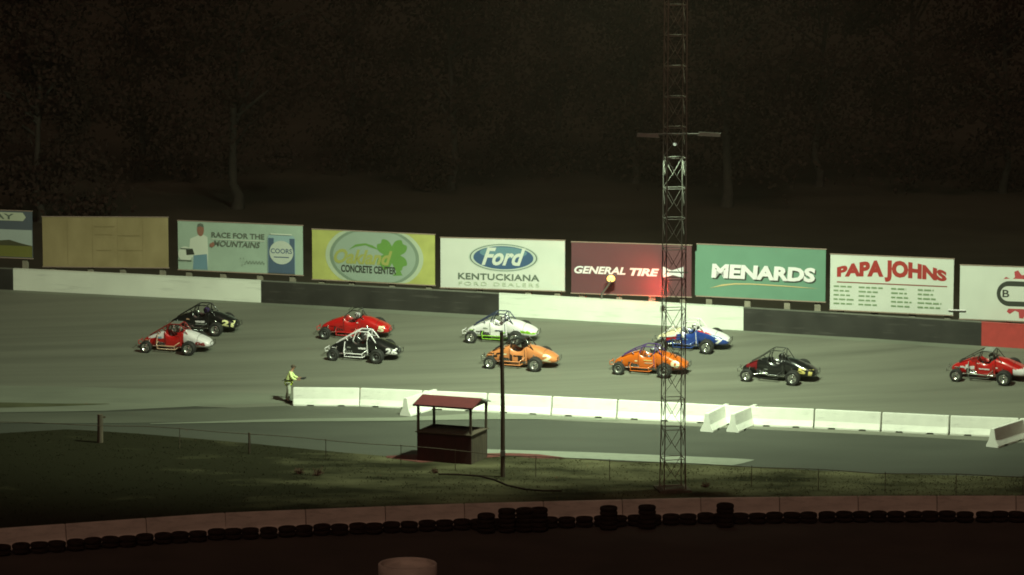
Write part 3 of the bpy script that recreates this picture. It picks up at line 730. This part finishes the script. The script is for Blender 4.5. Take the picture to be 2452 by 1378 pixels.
def hand(b, wr, d, up, mi=0, grip=True):
    """palm and five separate fingers; wr wrist, d direction out, up = thumb side"""
    wr = Vector(wr); d = Vector(d).normalized(); up = Vector(up).normalized(); side = d.cross(up)
    pal = wr + d * .05
    vs, fs = skin_mesh('h', [[(*wr, (.026, .018)), (*pal, (.038, .016)), (*(wr + d * .085), (.036, .014))]]); b.add(vs, fs, mi, True)
    for k in range(4):
        base = wr + d * .085 + up * (.030 - .019 * k); L = (.036, .041, .038, .030)[k]
        p1 = base + d * L; p2 = p1 + (d * .3 + side * .95) * L * .75; p3 = p2 + (-d * .5 + side * .6) * L * .6
        vs, fs = skin_mesh('f', [[(*base, .009), (*p1, .009), (*p2, .008), (*p3, .007)]], 0); b.add(vs, fs, mi, True)
    t0 = wr + d * .03 + up * .034; t1 = t0 + (d * .5 + up * .7) * .035; t2 = t1 + (d * .6 + side * .7) * .03
    vs, fs = skin_mesh('t', [[(*t0, .012), (*t1, .010), (*t2, .009)]], 0); b.add(vs, fs, mi, True)

SKIN = mat('skin', (.42, .22, .15), .6, var=.05)
# seated driver, in car axes: +x nose, +y left
def driver_parts():
    pel = (-.36, 0, .42, .15)
    ch = [[pel, (-.40, 0, .60, .145), (-.43, 0, .76, .15), (-.43, 0, .88, .075), (-.41, 0, .95, .06), (-.39, 0, 1.04, .085), (-.385, 0, 1.10, .08)]]
    for s_ in (-1, 1):
        ch.append([(-.43, 0, .76, .15), (-.43, .20 * s_, .80, .07), (-.24, .25 * s_, .62, .052), (-.04, .14 * s_, .72, .036)])
        ch.append([pel, (-.30, .10 * s_, .40, .10), (.12, .13 * s_, .52, .075), (.52, .10 * s_, .36, .05), (.60, .10 * s_, .40, .04), (.66, .10 * s_, .44, .03)])
    b = MB(); vs, fs = skin_mesh('d', ch); b.add(vs, fs, 0, True)
    for s_ in (-1, 1): hand(b, (-.04, .14 * s_, .72), (1, -.1 * s_, .15), (0, -s_ * .2, 1), 1)
    return b
DRV = driver_parts()
def helmet_mb():
    b = MB(); b.ell((-.385, 0, 1.09), (.155, .135, .155), 18, 12); b.tube([(-.33, 0, .99), (-.27, 0, 1.0)], [.10, .07], 12); return b
def visor_mb():
    b = MB(); rg = []
    for i in range(7):
        z = 1.06 + .095 * i / 6; q = math.sqrt(max(.05, 1 - ((z - 1.09) / .158) ** 2))
        rg.append([(-.385 + .159 * q * math.cos(a), .139 * q * math.sin(a), z) for a in [R(-72 + 144 * k / 12) for k in range(13)]])
    return b.loft(rg, 0, caps=False, closed=False)

def fine(vs, fs):
    import bmesh
    bm = bmesh.new(); bv = [bm.verts.new((x, y, 0)) for x, y in vs]
    for f in fs:
        try: bm.faces.new([bv[i] for i in f])
        except ValueError: pass
    bmesh.ops.triangulate(bm, faces=bm.faces[:]); bmesh.ops.subdivide_edges(bm, edges=bm.edges[:], cuts=2, use_grid_fill=True)
    bm.verts.index_update(); o = [(v.co.x, v.co.y) for v in bm.verts], [tuple(v.index for v in f.verts) for f in bm.faces]; bm.free(); return o
# ================================================================== RACE CARS
def cr_interp(secs, n):
    out = []
    for i in range(len(secs) - 1):
        p0, p1, p2, p3 = secs[max(i - 1, 0)], secs[i], secs[i + 1], secs[min(i + 2, len(secs) - 1)]
        for k in range(n):
            t = k / n; out.append([.5 * (2 * b_ + (c_ - a_) * t + (2 * a_ - 5 * b_ + 4 * c_ - d_) * t * t + (-a_ + 3 * b_ - 3 * c_ + d_) * t ** 3) for a_, b_, c_, d_ in zip(p0, p1, p2, p3)])
    out.append(list(secs[-1])); return out
def sring(x, w_, z0, z1, e=2.7, n=28):
    zc, h = (z0 + z1) / 2, (z1 - z0) / 2; r_ = []
    for k in range(n):
        a = 2 * math.pi * k / n + math.pi / n; c, s_ = math.cos(a), math.sin(a)
        r_.append((x, w_ * math.copysign(abs(c) ** (2 / e), c), zc + h * math.copysign(abs(s_) ** (2 / e), s_)))
    return r_
NOSE = cr_interp([(1.50, .10, .30, .46), (1.40, .17, .25, .56), (1.15, .22, .20, .70), (.80, .26, .17, .85), (.50, .29, .16, .95), (.24, .33, .15, 1.03)], 7)
TAIL = cr_interp([(-.56, .31, .32, 1.06), (-.80, .36, .28, 1.04), (-1.10, .40, .25, .98), (-1.40, .42, .26, .86), (-1.65, .41, .26, .77), (-1.85, .37, .28, .67), (-2.0, .28, .32, .57), (-2.07, .11, .38, .49)], 6)
def tail_y(x, z):
    for a, c in zip(TAIL, TAIL[1:]):
        if a[0] >= x >= c[0]:
            t = (a[0] - x) / (a[0] - c[0]); w_, z0, z1 = (a[k] + (c[k] - a[k]) * t for k in (1, 2, 3)); break
    else: return .2
    q = min(.97, abs((z - (z0 + z1) / 2) / ((z1 - z0) / 2)))
    return w_ * (1 - q ** 2.7) ** (1 / 2.7)
def nose_y(x, z):
    for a, c in zip(NOSE, NOSE[1:]):
        if a[0] >= x >= c[0]:
            t = (a[0] - x) / (a[0] - c[0]); w_, z0, z1 = (a[k] + (c[k] - a[k]) * t for k in (1, 2, 3)); break
    else: return .33
    q = min(.97, abs((z - (z0 + z1) / 2) / ((z1 - z0) / 2)))
    return w_ * (1 - q ** 2.7) ** (1 / 2.7)
def side_mb(mf):
    rings = []; xs_ = cr_interp([(.235, 1.0, .335), (.12, .88, .345), (-.10, .80, .355), (-.32, .82, .36), (-.46, .94, .355), (-.60, 1.05, .34)], 4)
    for x, zt, w_ in xs_:
        def U(w_, d):
            pts = [(w_, zt), (w_, zt * .6 + .18 * .4), (w_, .28), (w_ - .03, .17 + d), (w_ - .1, .15 + d), (0, .145 + d)]
            return pts + [(-a, c) for a, c in pts[::-1][1:]]
        o_ = U(w_, 0); i_ = U(w_ - .02, .02)[::-1]
        rings.append([(x, a, c) for a, c in o_ + i_][::-1])
    b = MB(); return b.loft(rings, mf)
def wheel(root, x, y, rad, wd, rimm, chrome_spot=True):
    s_ = 1 if y > 0 else -1
    wl = empty('wheel', (x, y, rad)); wl.parent = root
    h = wd / 2; ri = .185 if rad < .32 else .205
    b = MB(); b.lathe([(ri, -h * .85), (ri + .02, -h), (rad * .86, -h * 1.03), (rad * .96, -h * .9), (rad, -h * .65), (rad, h * .65), (rad * .96, h * .9), (rad * .86, h * 1.03), (ri + .02, h), (ri, h * .85)], axis='y', n=30)
    b.build('tyre', M['rubber'], wl)
    b = MB(); b.lathe([(ri + .004, h * .9 * s_), (ri - .01, h * 1.0 * s_), (ri - .03, h * .95 * s_), (ri - .045, h * .45 * s_), (ri - .09, h * .30 * s_), (.075, h * .38 * s_), (.06, h * .62 * s_), (.001, h * .66 * s_)], axis='y', n=30)
    b.lathe([(ri - .03, h * .8 * -s_), (ri - .04, 0), (.001, 0)], axis='y', n=24)
    b.build('rim', rimm, wl)
    b = MB(); b.lathe([(.045, h * .60 * s_), (.042, h * .85 * s_), (.001, h * .87 * s_)], axis='y', n=12)
    for k in range(6):
        a = k * math.pi / 3; b.lathe([(.011, h * .36 * s_), (.011, h * .50 * s_), (.001, h * .5 * s_)], (.10 * math.cos(a), 0, .10 * math.sin(a)), 'y', 8)
    b.build('hub', M['hub'], wl)
GC = 'open-wheel racing cars on the track'; GD = 'drivers seated in the racing cars'
def car(mid, yaw_off, S):
    P = on_track(*mid); e = .5
    sl = (Yo(P.x + e) - Yo(P.x - e)) * .5 + (Yi(P.x + e) - Yi(P.x - e)) * .5
    psi = math.atan(-sl / (2 * e) * 1.0) + R(yaw_off)
    f = Vector((-math.cos(psi), math.sin(psi), 0)); dx = Zt(P.x + f.x, P.y + f.y) - Zt(P.x, P.y); f.z = dx; f.normalize()
    l0 = Vector((-math.sin(psi), -math.cos(psi), 0)); l0.z = Zt(P.x + l0.x, P.y + l0.y) - Zt(P.x, P.y) if Zt(P.x + l0.x, P.y + l0.y) > 0 else -.1
    up = f.cross(l0).normalized(); l = up.cross(f)
    O = P - l * .74 + up * .012
    T = Matrix(((f.x, l.x, up.x, O.x), (f.y, l.y, up.y, O.y), (f.z, l.z, up.z, O.z), (0, 0, 0, 1)))
    root = empty('race_car', O, S['label'], 'race car', GC); root.rotation_euler = T.to_euler()
    mats = [M[k] for k in S['mats']]; cf = S.get('cf', lambda part, x, y, z: 0)
    b = MB(); b.loft([sring(*s_) for s_ in NOSE], lambda x, y, z: cf('nose', x, y, z)); b.build('hood', mats, root)
    side_mb(lambda x, y, z: cf('side', x, y, z)).build('body', mats, root)
    b = MB(); b.loft([sring(*s_) for s_ in TAIL], lambda x, y, z: cf('tail', x, y, z)); tl_ = b.build('tail_tank', mats, root)
    if S.get('num'):
        vs, fs = fine(*text_poly(S['num'], .1, .05)); xa, xb, za_, zb = S.get('nbox', (-1.30, -1.95, .38, .74)); out = []
        for u_, v_ in vs:
            x = xa + (xb - xa) * u_; z = za_ + (zb - za_) * v_ + (xa - x) * S.get('nslope', -.28)
            out.append((x, tail_y(x, z) + .012, z))
        MB().add(out, [f_ for f_ in fs]).build('number', M[S['nmat']], tl_)
        MB().add([(x, -y, z) for x, y, z in out], [f_[::-1] for f_ in fs]).build('number', M[S['nmat']], tl_)
    for (x0, x1, z0, z1, mn) in S.get('marks', ()):     # small sponsor patches on the side
        b = MB(); n = max(2, int(abs(x1 - x0) / .045))
        for k in range(n):
            xa = x0 + (x1 - x0) * k / n; xb = x0 + (x1 - x0) * (k + 1.0) / n; zz = z0 + (z1 - z0) * random.uniform(0, .25); zq = z1 - (z1 - z0) * random.uniform(0, .25)
            fy = (lambda x, z: nose_y(x, z) + .012) if x0 > .24 else (tail_y if x0 < -.6 else (lambda x, z: .372))
            b.add([(xa, fy(xa, zz) + .004, zz), (xb, fy(xb, zz) + .004, zz), (xb, fy(xb, zq) + .004, zq), (xa, fy(xa, zq) + .004, zq)], [(0, 1, 2, 3)])
        b.build('decal', M[mn], root)
    for s_ in (-1, 1):
        MB().box((.52, s_ * .298, .33), (.40, .03, .23)).build('engine_opening', M['seat'], root)
        vs_ = []
        b = MB()
        for k in (0,): b.box((1.16 - k * .045, s_ * (nose_y(1.16 - k * .045, .46) + .004), .46), (.10, .02, .10))
        b.build('duct', M['seat'], root)
    for xx, prof_ in ((.26, NOSE[-1]), (-.60, TAIL[0]), (-1.44, (-1.44, .418, .262, .845))):
        rg_ = sring(xx, prof_[1] + .006, prof_[2] - .004, prof_[3] + .006); MB().tube(rg_ + rg_[:1], .008, 5).build('seam', M['seat'], root)
    # roll cage
    cg = MB(); r_ = S.get('tube', .026); zt = S.get('ztop', 1.38)
    for s_ in (-1, 1):
        if S.get('round'):
            cg.tube([(.30, s_ * .28, .90), (.12, s_ * .27, 1.15), (-.10, s_ * .26, zt - .06), (-.35, s_ * .26, zt), (-.55, s_ * .26, zt - .08), (-.66, s_ * .28, 1.1), (-.78, s_ * .30, .95)], r_)
        else:
            cg.tube([(1.12, s_ * .17, .73), (.62, s_ * .22, 1.02), (.10, s_ * .25, zt - .06), (-.03, s_ * .26, zt), (-.50, s_ * .27, zt), (-.60, s_ * .27, zt - .03), (-.86, s_ * .30, .98), (-1.22, s_ * .33, .48)], r_)
            cg.tube([(.06, s_ * .25, zt - .05), (.22, s_ * .31, .93)], r_)
            cg.tube([(.60, s_ * .22, 1.02), (.50, s_ * .27, .90)], r_ * .8)
        cg.tube([(-.56, s_ * .27, zt - .02), (-.50, s_ * .33, .90), (-.50, s_ * .34, .3)], r_)
    cg.tube([(-.03, -.26, zt), (-.03, .26, zt)], r_); cg.tube([(-.52, -.27, zt), (-.52, .27, zt)], r_)
    cg.tube([(.12, -.25, 1.22), (.12, .25, 1.22)], r_ * .8) if not S.get('round') else None
    cg.tube([(-.62, .28, 1.28), (-.72, -.29, 1.05)], r_ * .7)
    cg.build('roll_cage', M[S['cage']], root)
    if S.get('roofpanel'):
        MB().hexa([(-.04, -.25, zt + .01), (-.04, .25, zt + .01), (-.5, .26, zt + .015), (-.5, -.26, zt + .015), (-.04, -.25, zt + .03), (-.04, .25, zt + .03), (-.5, .26, zt + .035), (-.5, -.26, zt + .035)][::-1]).build('roof_panel', M[S['roofpanel']], root)
    fr = MB()
    for s_ in (-1, 1):
        fr.tube([(1.5, s_ * .14, .27), (1.0, s_ * .22, .22), (-1.2, s_ * .30, .22), (-1.5, s_ * .24, .30)], .022)
        fr.tube([(1.35, s_ * .2, .50), (1.12, s_ * .22, .50)], .02)
    fr.build('frame_rail', M[S.get('nerf', 'steel')], root)
    for s_ in (-1, 1):
        nb = MB(); y0, y1 = s_ * .34, s_ * .60
        nb.tube([(.62, y0, .50), (.60, y1, .46), (.58, y1, .20), (-.34, y1, .20), (-.42, y0, .24)], .022)
        nb.tube([(.59, y1, .36), (-.30, y1, .36), (-.50, y0, .50)], .022); nb.tube([(-.30, y1, .36), (-.32, y1, .20)], .02); nb.tube([(.59, y1, .24), (.64, y0, .24)], .02)
        if S.get('strut') and s_ > 0: nb.tube([(.60, y1, .46), (.66, .25, .84)], .022)
        nb.build('nerf_bar', M[S.get('nerf', 'steel')], root)
    fb_ = MB(); fb_.tube([(1.48, .12, .30), (1.62, .14, .30), (1.70, .24, .30), (1.70, .24, .46), (1.62, .14, .48), (1.62, -.14, .48), (1.70, -.24, .46), (1.70, -.24, .30), (1.62, -.14, .30), (1.48, -.12, .30)], .02)
    fb_.build('front_bumper', M[S.get('bump', 'steel')], root)
    rb = MB(); rb.tube([(-1.5, .24, .30), (-2.0, .28, .32), (-2.10, .30, .36), (-2.10, .30, .58), (-2.10, -.30, .58), (-2.10, -.30, .36), (-2.0, -.28, .32), (-1.5, -.24, .30)], .014)
    rb.tube([(-2.10, .30, .36), (-2.10, -.30, .36)], .014).build('rear_bumper', M[S.get('rbump', 'dark_grey')], root)
    MB().tube([(1.12, -.66, .30), (1.12, .66, .30)], .035).tube([(.98, .50, .30), (.50, .36, .32)], .016).tube([(.98, -.50, .30), (.50, -.36, .32)], .016).tube([(1.12, .42, .32), (1.08, .26, .58)], .03).build('front_axle', M['chrome'], root)
    MB().tube([(-1.12, -.66, .34), (-1.12, .66, .34)], .04).tube([(-1.02, .48, .36), (-.40, .38, .34)], .018).tube([(-1.02, .48, .28), (-.40, .38, .26)], .018).tube([(-1.12, .45, .36), (-.95, .36, .66)], .035).build('rear_axle', M['chrome'], root)
    en = MB(); en.box((.52, 0, .36), (.52, .56, .30)); en.build('engine', M['eng'], root)
    ex = MB()
    for k in range(4): ex.tube([(.70 - k * .12, .28, .44), (.66 - k * .12, .36, .38), (.40 - k * .06, .39, .30)], .022)
    ex.tube([(.40, .39, .30), (-.10, .42, .28), (-.55, .42, .28)], .035).build('exhaust', M[S.get('exh', 'chrome')], root)
    MB().hexa([(-.55, -.22, .30), (-.20, -.22, .26), (-.20, .22, .26), (-.55, .22, .30), (-.63, -.20, 1.08), (-.55, -.20, 1.08), (-.55, .20, 1.08), (-.63, .20, 1.08)]).build('seat', M['seat'], root)
    b = MB(); rg = [(-.0 + .05 * math.sin(2 * math.pi * k / 16), .16 * math.cos(2 * math.pi * k / 16), .75 + .14 * math.sin(2 * math.pi * k / 16)) for k in range(17)]
    b.tube(rg, .014, 6).tube([(0, 0, .75), (.25, 0, .68)], .018).build('steering_wheel', M['seat'], root)
    if S.get('screen'):
        MB().hexa([(.27, -.27, .92), (.27, .27, .92), (.25, .27, .92), (.25, -.27, .92), (.17, -.22, 1.08), (.17, .22, 1.08), (.15, .22, 1.08), (.15, -.22, 1.08)]).build('windscreen', M[S['screen']], root)
    rm = M[S.get('rim', 'alu')]
    wheel(root, 1.12, .70, .295, .24, M[S.get('rimf', S.get('rim', 'alu'))]); wheel(root, 1.12, -.70, .30, .26, rm)
    wheel(root, -1.12, .72, .345, .34, rm); wheel(root, -1.12, -.80, .37, .43, rm)
    # driver
    sm = M[S.get('suit', 'seat')]
    d_ = MB(); d_.v = list(DRV.v); d_.f = list(DRV.f); d_.m = list(DRV.m); d_.sm = list(DRV.sm)
    do = d_.build('person', [sm, M['dark_grey']]); tag(do, S['dlabel'], 'driver', GD); do.location = O; do.rotation_euler = T.to_euler()
    hm = helmet_mb().build('helmet', M[S.get('helmet', 'white_paint')], do); visor_mb().build('visor', M['black_paint'], hm)
    return root

def cf_redwhite(p, x, y, z):
    if p == 'tail': return 1 if x < -.72 else 0
    if p == 'nose': return 1 if (z > .62 + .12 * (1 - x) and abs(y) > .05 and .35 < x < 1.2) else 0
    return 0
def cf_green(p, x, y, z):
    if p == 'side': return 1 if z < .40 and x < .1 else 0
    if p == 'tail': return 1 if (x < -1.3 and abs(z - .52 - (x + 1.6) * .1) < .035) or (z < .34 and x > -1.2) else 0
    return 1 if z < .30 and x < .6 else 0
def cf_peach(p, x, y, z):
    s_ = abs(y) > .1
    if p == 'nose': return 1 if s_ and (abs(z - (.70 - .10 * x)) < .025 or abs(z - (.52 - .05 * x)) < .02) else 0
    if p == 'side': return 1 if (abs(z - .66 - .15 * x) < .02 or abs(z - .45 - .1 * x) < .02) else 0
    return 1 if abs(z - (.52 + .25 * (x + 1.0))) < .018 and x > -1.3 else 0
def cf_blue(p, x, y, z):
    if p == 'nose':
        t = z - (.80 - .40 * (x - .3))
        return 2 if t > .05 else (1 if t > -.04 else (3 if t > -.16 and x > .45 else 0))
    if p == 'side': return 1 if z > .72 and x > -.1 else 0
    zz = next((a[3] + (c[3] - a[3]) * (a[0] - x) / (a[0] - c[0]) for a, c in zip(TAIL, TAIL[1:]) if a[0] >= x >= c[0]), .5)
    return 1 if z > zz - .065 else (3 if z > zz - .13 and x > -1.25 else 0)
def cf_red10(p, x, y, z):
    if p == 'nose': return 1 if ((x - .62) / .26) ** 2 + ((z - .55) / .10) ** 2 < 1 and abs(y) > .1 else (2 if z > .80 and x < .5 else 0)
    if p == 'side': return 0
    return 1 if x < -1.45 and z < .66 and z > .34 else 0
def cf_black9(p, x, y, z): return 1 if (p == 'nose' and .75 < x < 1.32 and z > .50) else 0
def cf_orange(p, x, y, z):
    if p == 'side': return 1 if z < .27 else 0
    if p == 'nose': return 1 if (.32 < x < .72 and z < .42) else (0)
    return 0
car((401, 849), 2, dict(label='red race car with a white tail, lowest of the leading pair at far left', dlabel='driver in dark suit and pale helmet in the red car with a white tail', mats=('red_paint', 'white_paint'), cf=cf_redwhite,
    cage='dark_red_paint', nerf='tan_paint', bump='red_paint', num='06', nmat='dark_red_paint', nbox=(-1.35, -1.85, .44, .62), nslope=-.1, strut=True, roofpanel='grey_paint', marks=((.75, .45, .62, .74, 'sky_blue'), (.65, .4, .42, .46, 'white_paint'), (-.3, -.5, .8, .88, 'red_paint')), suit='dark_grey', helmet='grey_paint'))
car((467, 803), 2, dict(label='black race car with yellow-white tail number, partly behind the red and white car', dlabel='driver in dark suit in the black car behind the red and white car', mats=('black_paint',),
    cage='black_paint', nerf='black_paint', num='21', nmat='yellow_white', nbox=(-1.30, -1.96, .46, .76), nslope=-.16, marks=((.1, -.4, .52, .64, 'white_paint'), (.1, -.4, .42, .48, 'grey_paint'), (.60, .42, .62, .70, 'tan_paint')), suit='black_paint', helmet='purple_paint', rim='alu'))
car((830, 816), 1, dict(label='all red race car with a thin rounded dark roll bar', dlabel='driver in pale helmet in the all red car', mats=('red_paint',), cage='black_paint', tube=.02, round=True, ztop=1.40, nerf='red_paint', bump='red_paint',
    num='5', nmat='warm_white', nbox=(-1.50, -1.84, .42, .70), nslope=-.1, rim='rim_dark', marks=((-.42, -.52, .78, .84, 'white_paint'), (.5, .3, .54, .58, 'dark_red_paint'), (1.0, .7, .52, .56, 'dark_red_paint'), (-.1, -.45, .42, .50, 'dark_red_paint')), suit='dark_grey', helmet='white_paint', screen='grey_paint', exh='dark_red_paint'))
car((850, 868), 2, dict(label='black race car with a white roll cage and white 26 on its tail', dlabel='driver in dark suit and white helmet in the car with the white cage', mats=('black_paint', 'grey_paint'), cage='white_paint', tube=.030, nerf='white_paint', bump='white_paint',
    num='26', nmat='white_paint', nbox=(-1.44, -2.0, .38, .70), nslope=-.12, rim='rim_dark', strut=True, marks=((-.05, -.45, .52, .64, 'white_paint'), (.55, .35, .54, .62, 'grey_paint')), suit='dark_red_paint', helmet='white_paint', exh='steel'))
car((1181, 825), 0, dict(label='white race car with lime green sills and a dark blue roll cage', dlabel='driver in pale suit and white helmet in the white and green car', mats=('white_paint', 'green_paint'), cf=cf_green, cage='navy_paint', nerf='green_paint', bump='white_paint',
    num='9', nmat='green_paint', nbox=(-1.60, -1.78, .48, .66), nslope=-.1, suit='white_paint', helmet='white_paint', marks=((.0, -.4, .52, .60, 'navy_paint'), (.62, .38, .60, .68, 'grey_paint'), (1.0, .8, .42, .48, 'dark_grey'), (-.8, -1.0, .42, .52, 'dark_grey'))))
car((1227, 887), 1, dict(label='peach orange race car with black stripes and black cage, behind the wooden pole', dlabel='driver in black helmet in the peach orange striped car', mats=('peach_paint', 'black_paint'), cf=cf_peach, cage='black_paint', nerf='peach_paint', bump='dark_grey',
    num='2', nmat='warm_white', nbox=(-1.36, -1.80, .42, .78), nslope=-.2, suit='black_paint', helmet='black_paint', roofpanel='black_paint', exh='dark_grey', marks=((.05, -.42, .55, .62, 'black_paint'), (.6, .4, .58, .66, 'warm_white'), (-.8, -1.1, .40, .46, 'black_paint'))))
car((1536, 902), 2, dict(label='bright orange race car with a pale oval mark on the tail, left of the tower', dlabel='driver in grey helmet in the bright orange car', mats=('orange_paint', 'dark_grey'), cf=cf_orange, cage='purple_paint', nerf='orange_paint', bump='orange_paint',
    num='0', nmat='warm_white', nbox=(-1.34, -1.76, .44, .78), nslope=-.2, rim='steel', marks=((-.05, -.45, .50, .58, 'tan_paint'), (.0, -.4, .64, .70, 'gold_paint'), (.45, .32, .56, .64, 'warm_white'), (-.7, -.95, .40, .48, 'tan_paint'), (1.36, 1.2, .36, .46, 'warm_white')), suit='sky_blue', helmet='grey_paint', ztop=1.30, exh='dark_grey'))
car((1638, 845), 1, dict(label='blue race car with red and white upper stripes and a white cage, behind the tower', dlabel='driver in white helmet in the blue, red and white car', mats=('blue_paint', 'white_paint', 'warm_white', 'red_paint'), cf=cf_blue, cage='white_paint', nerf='blue_paint', bump='steel',
    num='7', nmat='white_paint', nbox=(-1.45, -1.85, .40, .66), nslope=-.1, marks=((.15, -.1, .50, .55, 'sky_blue'),), suit='dark_grey', helmet='white_paint'))
car((1843, 919), 3, dict(label='black race car with gold tail number and a maroon hood patch, right of the tower', dlabel='driver in white suit in the black and gold car', mats=('black_paint', 'maroon_paint'), cf=cf_black9, cage='dark_grey', tube=.022, nerf='black_paint', bump='steel',
    num='51', nmat='gold_paint', nbox=(-1.22, -1.95, .50, .78), nslope=-.22, suit='white_paint', helmet='black_paint', ztop=1.44, marks=((.4, .2, .5, .56, 'grey_paint'),)))
car((2347, 919), 3, dict(label='red race car with a white oval nose panel, cut by the right edge', dlabel='driver in dark suit in the red car at the right edge', mats=('red_paint', 'white_paint', 'dark_red_paint'), cf=cf_red10, cage='dark_grey', tube=.022, nerf='steel', bump='steel', roofpanel='grey_paint', strut=True,
    num=None, nmat='white_paint', marks=((.15, -.35, .52, .60, 'white_paint'), (1.05, .85, .50, .60, 'white_paint'), (.25, .05, .78, .83, 'white_paint'), (-.62, -.72, .60, .68, 'white_paint')), suit='dark_grey', helmet='grey_paint'))

# ================================================================== FLAG MARSHAL
f0 = on_z(691, 966, 0); f0.y += .1; f0.z = Zt(f0.x, f0.y) + .016
b = MB()
torso = [(0, 0, .93, .125), (.04, 0, 1.10, .12), (.10, 0, 1.30, .14), (.14, 0, 1.42, .07), (.18, 0, 1.50, .05), (.215, 0, 1.58, .082), (.235, 0, 1.66, .078)]
ch = [torso, [(.225, 0, 1.58, .082), (.32, 0, 1.585, .014)]]
ch = [torso]
armR = [(.10, 0, 1.30, .14), (.10, -.18, 1.35, .058), (.20, -.26, 1.13, .045), (.42, -.22, 1.06, .032)]
armL = [(.10, 0, 1.30, .14), (.10, .18, 1.35, .058), (.26, .24, 1.14, .045), (.46, .12, 1.10, .032)]
legR = [(0, 0, .93, .125), (.0, -.10, .86, .09), (.04, -.12, .48, .062), (-.02, -.13, .09, .042), (.12, -.14, .04, .035)]
legL = [(0, 0, .93, .125), (.0, .10, .86, .09), (-.02, .13, .48, .062), (-.12, .14, .09, .042), (.02, .15, .04, .035)]
vs, fs = skin_mesh('m', [torso, armR, armL, legR, legL]); b.add(vs, fs, 0, True)
b.ell((.305, 0, 1.60), (.022, .014, .026)); b.ell((.26, -.085, 1.61), (.016, .01, .028)); b.ell((.26, .085, 1.61), (.016, .01, .028))
hand(b, (.42, -.22, 1.06), (1, .1, .05), (0, .1, 1)); hand(b, (.46, .12, 1.10), (1, -.2, 0), (0, -.1, 1))
fm_ = b.build('person', SKIN); fm_.location = f0
tag(fm_, 'flag marshal in a bright yellow-green jacket standing at the left end of the white barriers', 'person')
hv = mat('hi_vis_fabric', (.75, .92, .10), .7, var=.08); hv2 = mat('pale_reflective_fabric', (.70, .80, .34), .6, var=.08)
J = lambda c, k: [(x, y, z, r_ + k) for x, y, z, r_ in c]
vs, fs = skin_mesh('j', [[(-.01, 0, .74, .225), (.0, 0, .90, .215), (.04, 0, 1.10, .18), (.10, 0, 1.30, .19), (.135, 0, 1.41, .09)],
                         [(.10, 0, 1.30, .17), (.10, -.18, 1.35, .085), (.20, -.26, 1.13, .07), (.38, -.225, 1.07, .05)], [(.10, 0, 1.30, .17), (.10, .18, 1.35, .085), (.26, .24, 1.14, .07), (.43, .135, 1.105, .05)]])
jk = MB()
jk.add(vs, fs, [0 if sum(vs[i][2] for i in f_) / len(f_) < 1.06 else 1 for f_ in fs], True); jk.build('jacket', [hv, hv2], fm_)
vs, fs = skin_mesh('t', [[(0, 0, .93, .14), (.0, -.10, .86, .11), (.04, -.12, .48, .085), (-.02, -.13, .13, .07)], [(0, 0, .93, .14), (.0, .10, .86, .11), (-.02, .13, .48, .085), (-.12, .14, .13, .07)]])
tr_ = mat('grey_trousers', (.24, .24, .19), .8, var=.1); pk = mat('pale_trousers', (.48, .50, .40), .8)
MB().add(vs, fs, [1 if sum(vs[i][2] for i in f_) / len(f_) > .42 else 0 for f_ in fs], True).build('trousers', [tr_, pk], fm_)
MB().lathe([(.205, 1.015), (.225, 1.02), (.225, 1.06), (.205, 1.065)], (.02, 0, 0), n=20).build('belt', M['black_paint'], fm_)
MB().ell((.215, 0, 1.655), (.105, .098, .085)).box((.32, 0, 1.645), (.10, .13, .012)).build('cap', M['dark_wood'], fm_)
MB().ell((.306, -.03, 1.625), (.008, .012, .008)).ell((.306, .03, 1.625), (.008, .012, .008)).ell((.306, 0, 1.56), (.008, .022, .006)).build('face_features', M['seat'], fm_)
for lx, ly in ((-.02, -.13), (-.12, .14)):
    MB().ell((lx + .06, ly, .055), (.15, .055, .06)).build('boot', M['seat'], fm_)
fl = MB().tube([(-.30, -.235, 1.03), (.05, -.235, 1.06), (.52, -.20, 1.10), (.62, -.19, 1.11)], [.012, .014, .014, .012], 7)
fl.tube([(.56, -.2, 1.12), (.70, -.2, 1.13), (.82, -.19, 1.17)], [.03, .055, .03], 8)
tag(fl.build('rolled_flag', M['seat']), 'rolled dark flag on a stick held level by the marshal', 'flag').location = f0

# ================================================================== NIGHT HAZE
hzm = bpy.data.materials.new('haze'); hzm.use_nodes = True; n = hzm.node_tree.nodes; n.clear()
ho = n.new('ShaderNodeOutputMaterial'); pv = n.new('ShaderNodeVolumePrincipled')
pv.inputs['Color'].default_value = (.95, .76, .60, 1); pv.inputs['Density'].default_value = HAZE; pv.inputs['Anisotropy'].default_value = .0
hzm.node_tree.links.new(pv.outputs[0], ho.inputs['Volume'])
tag(MB().box((0, 150, 14.3), (700, 500, 30.8)).build('haze', hzm), kind='stuff')
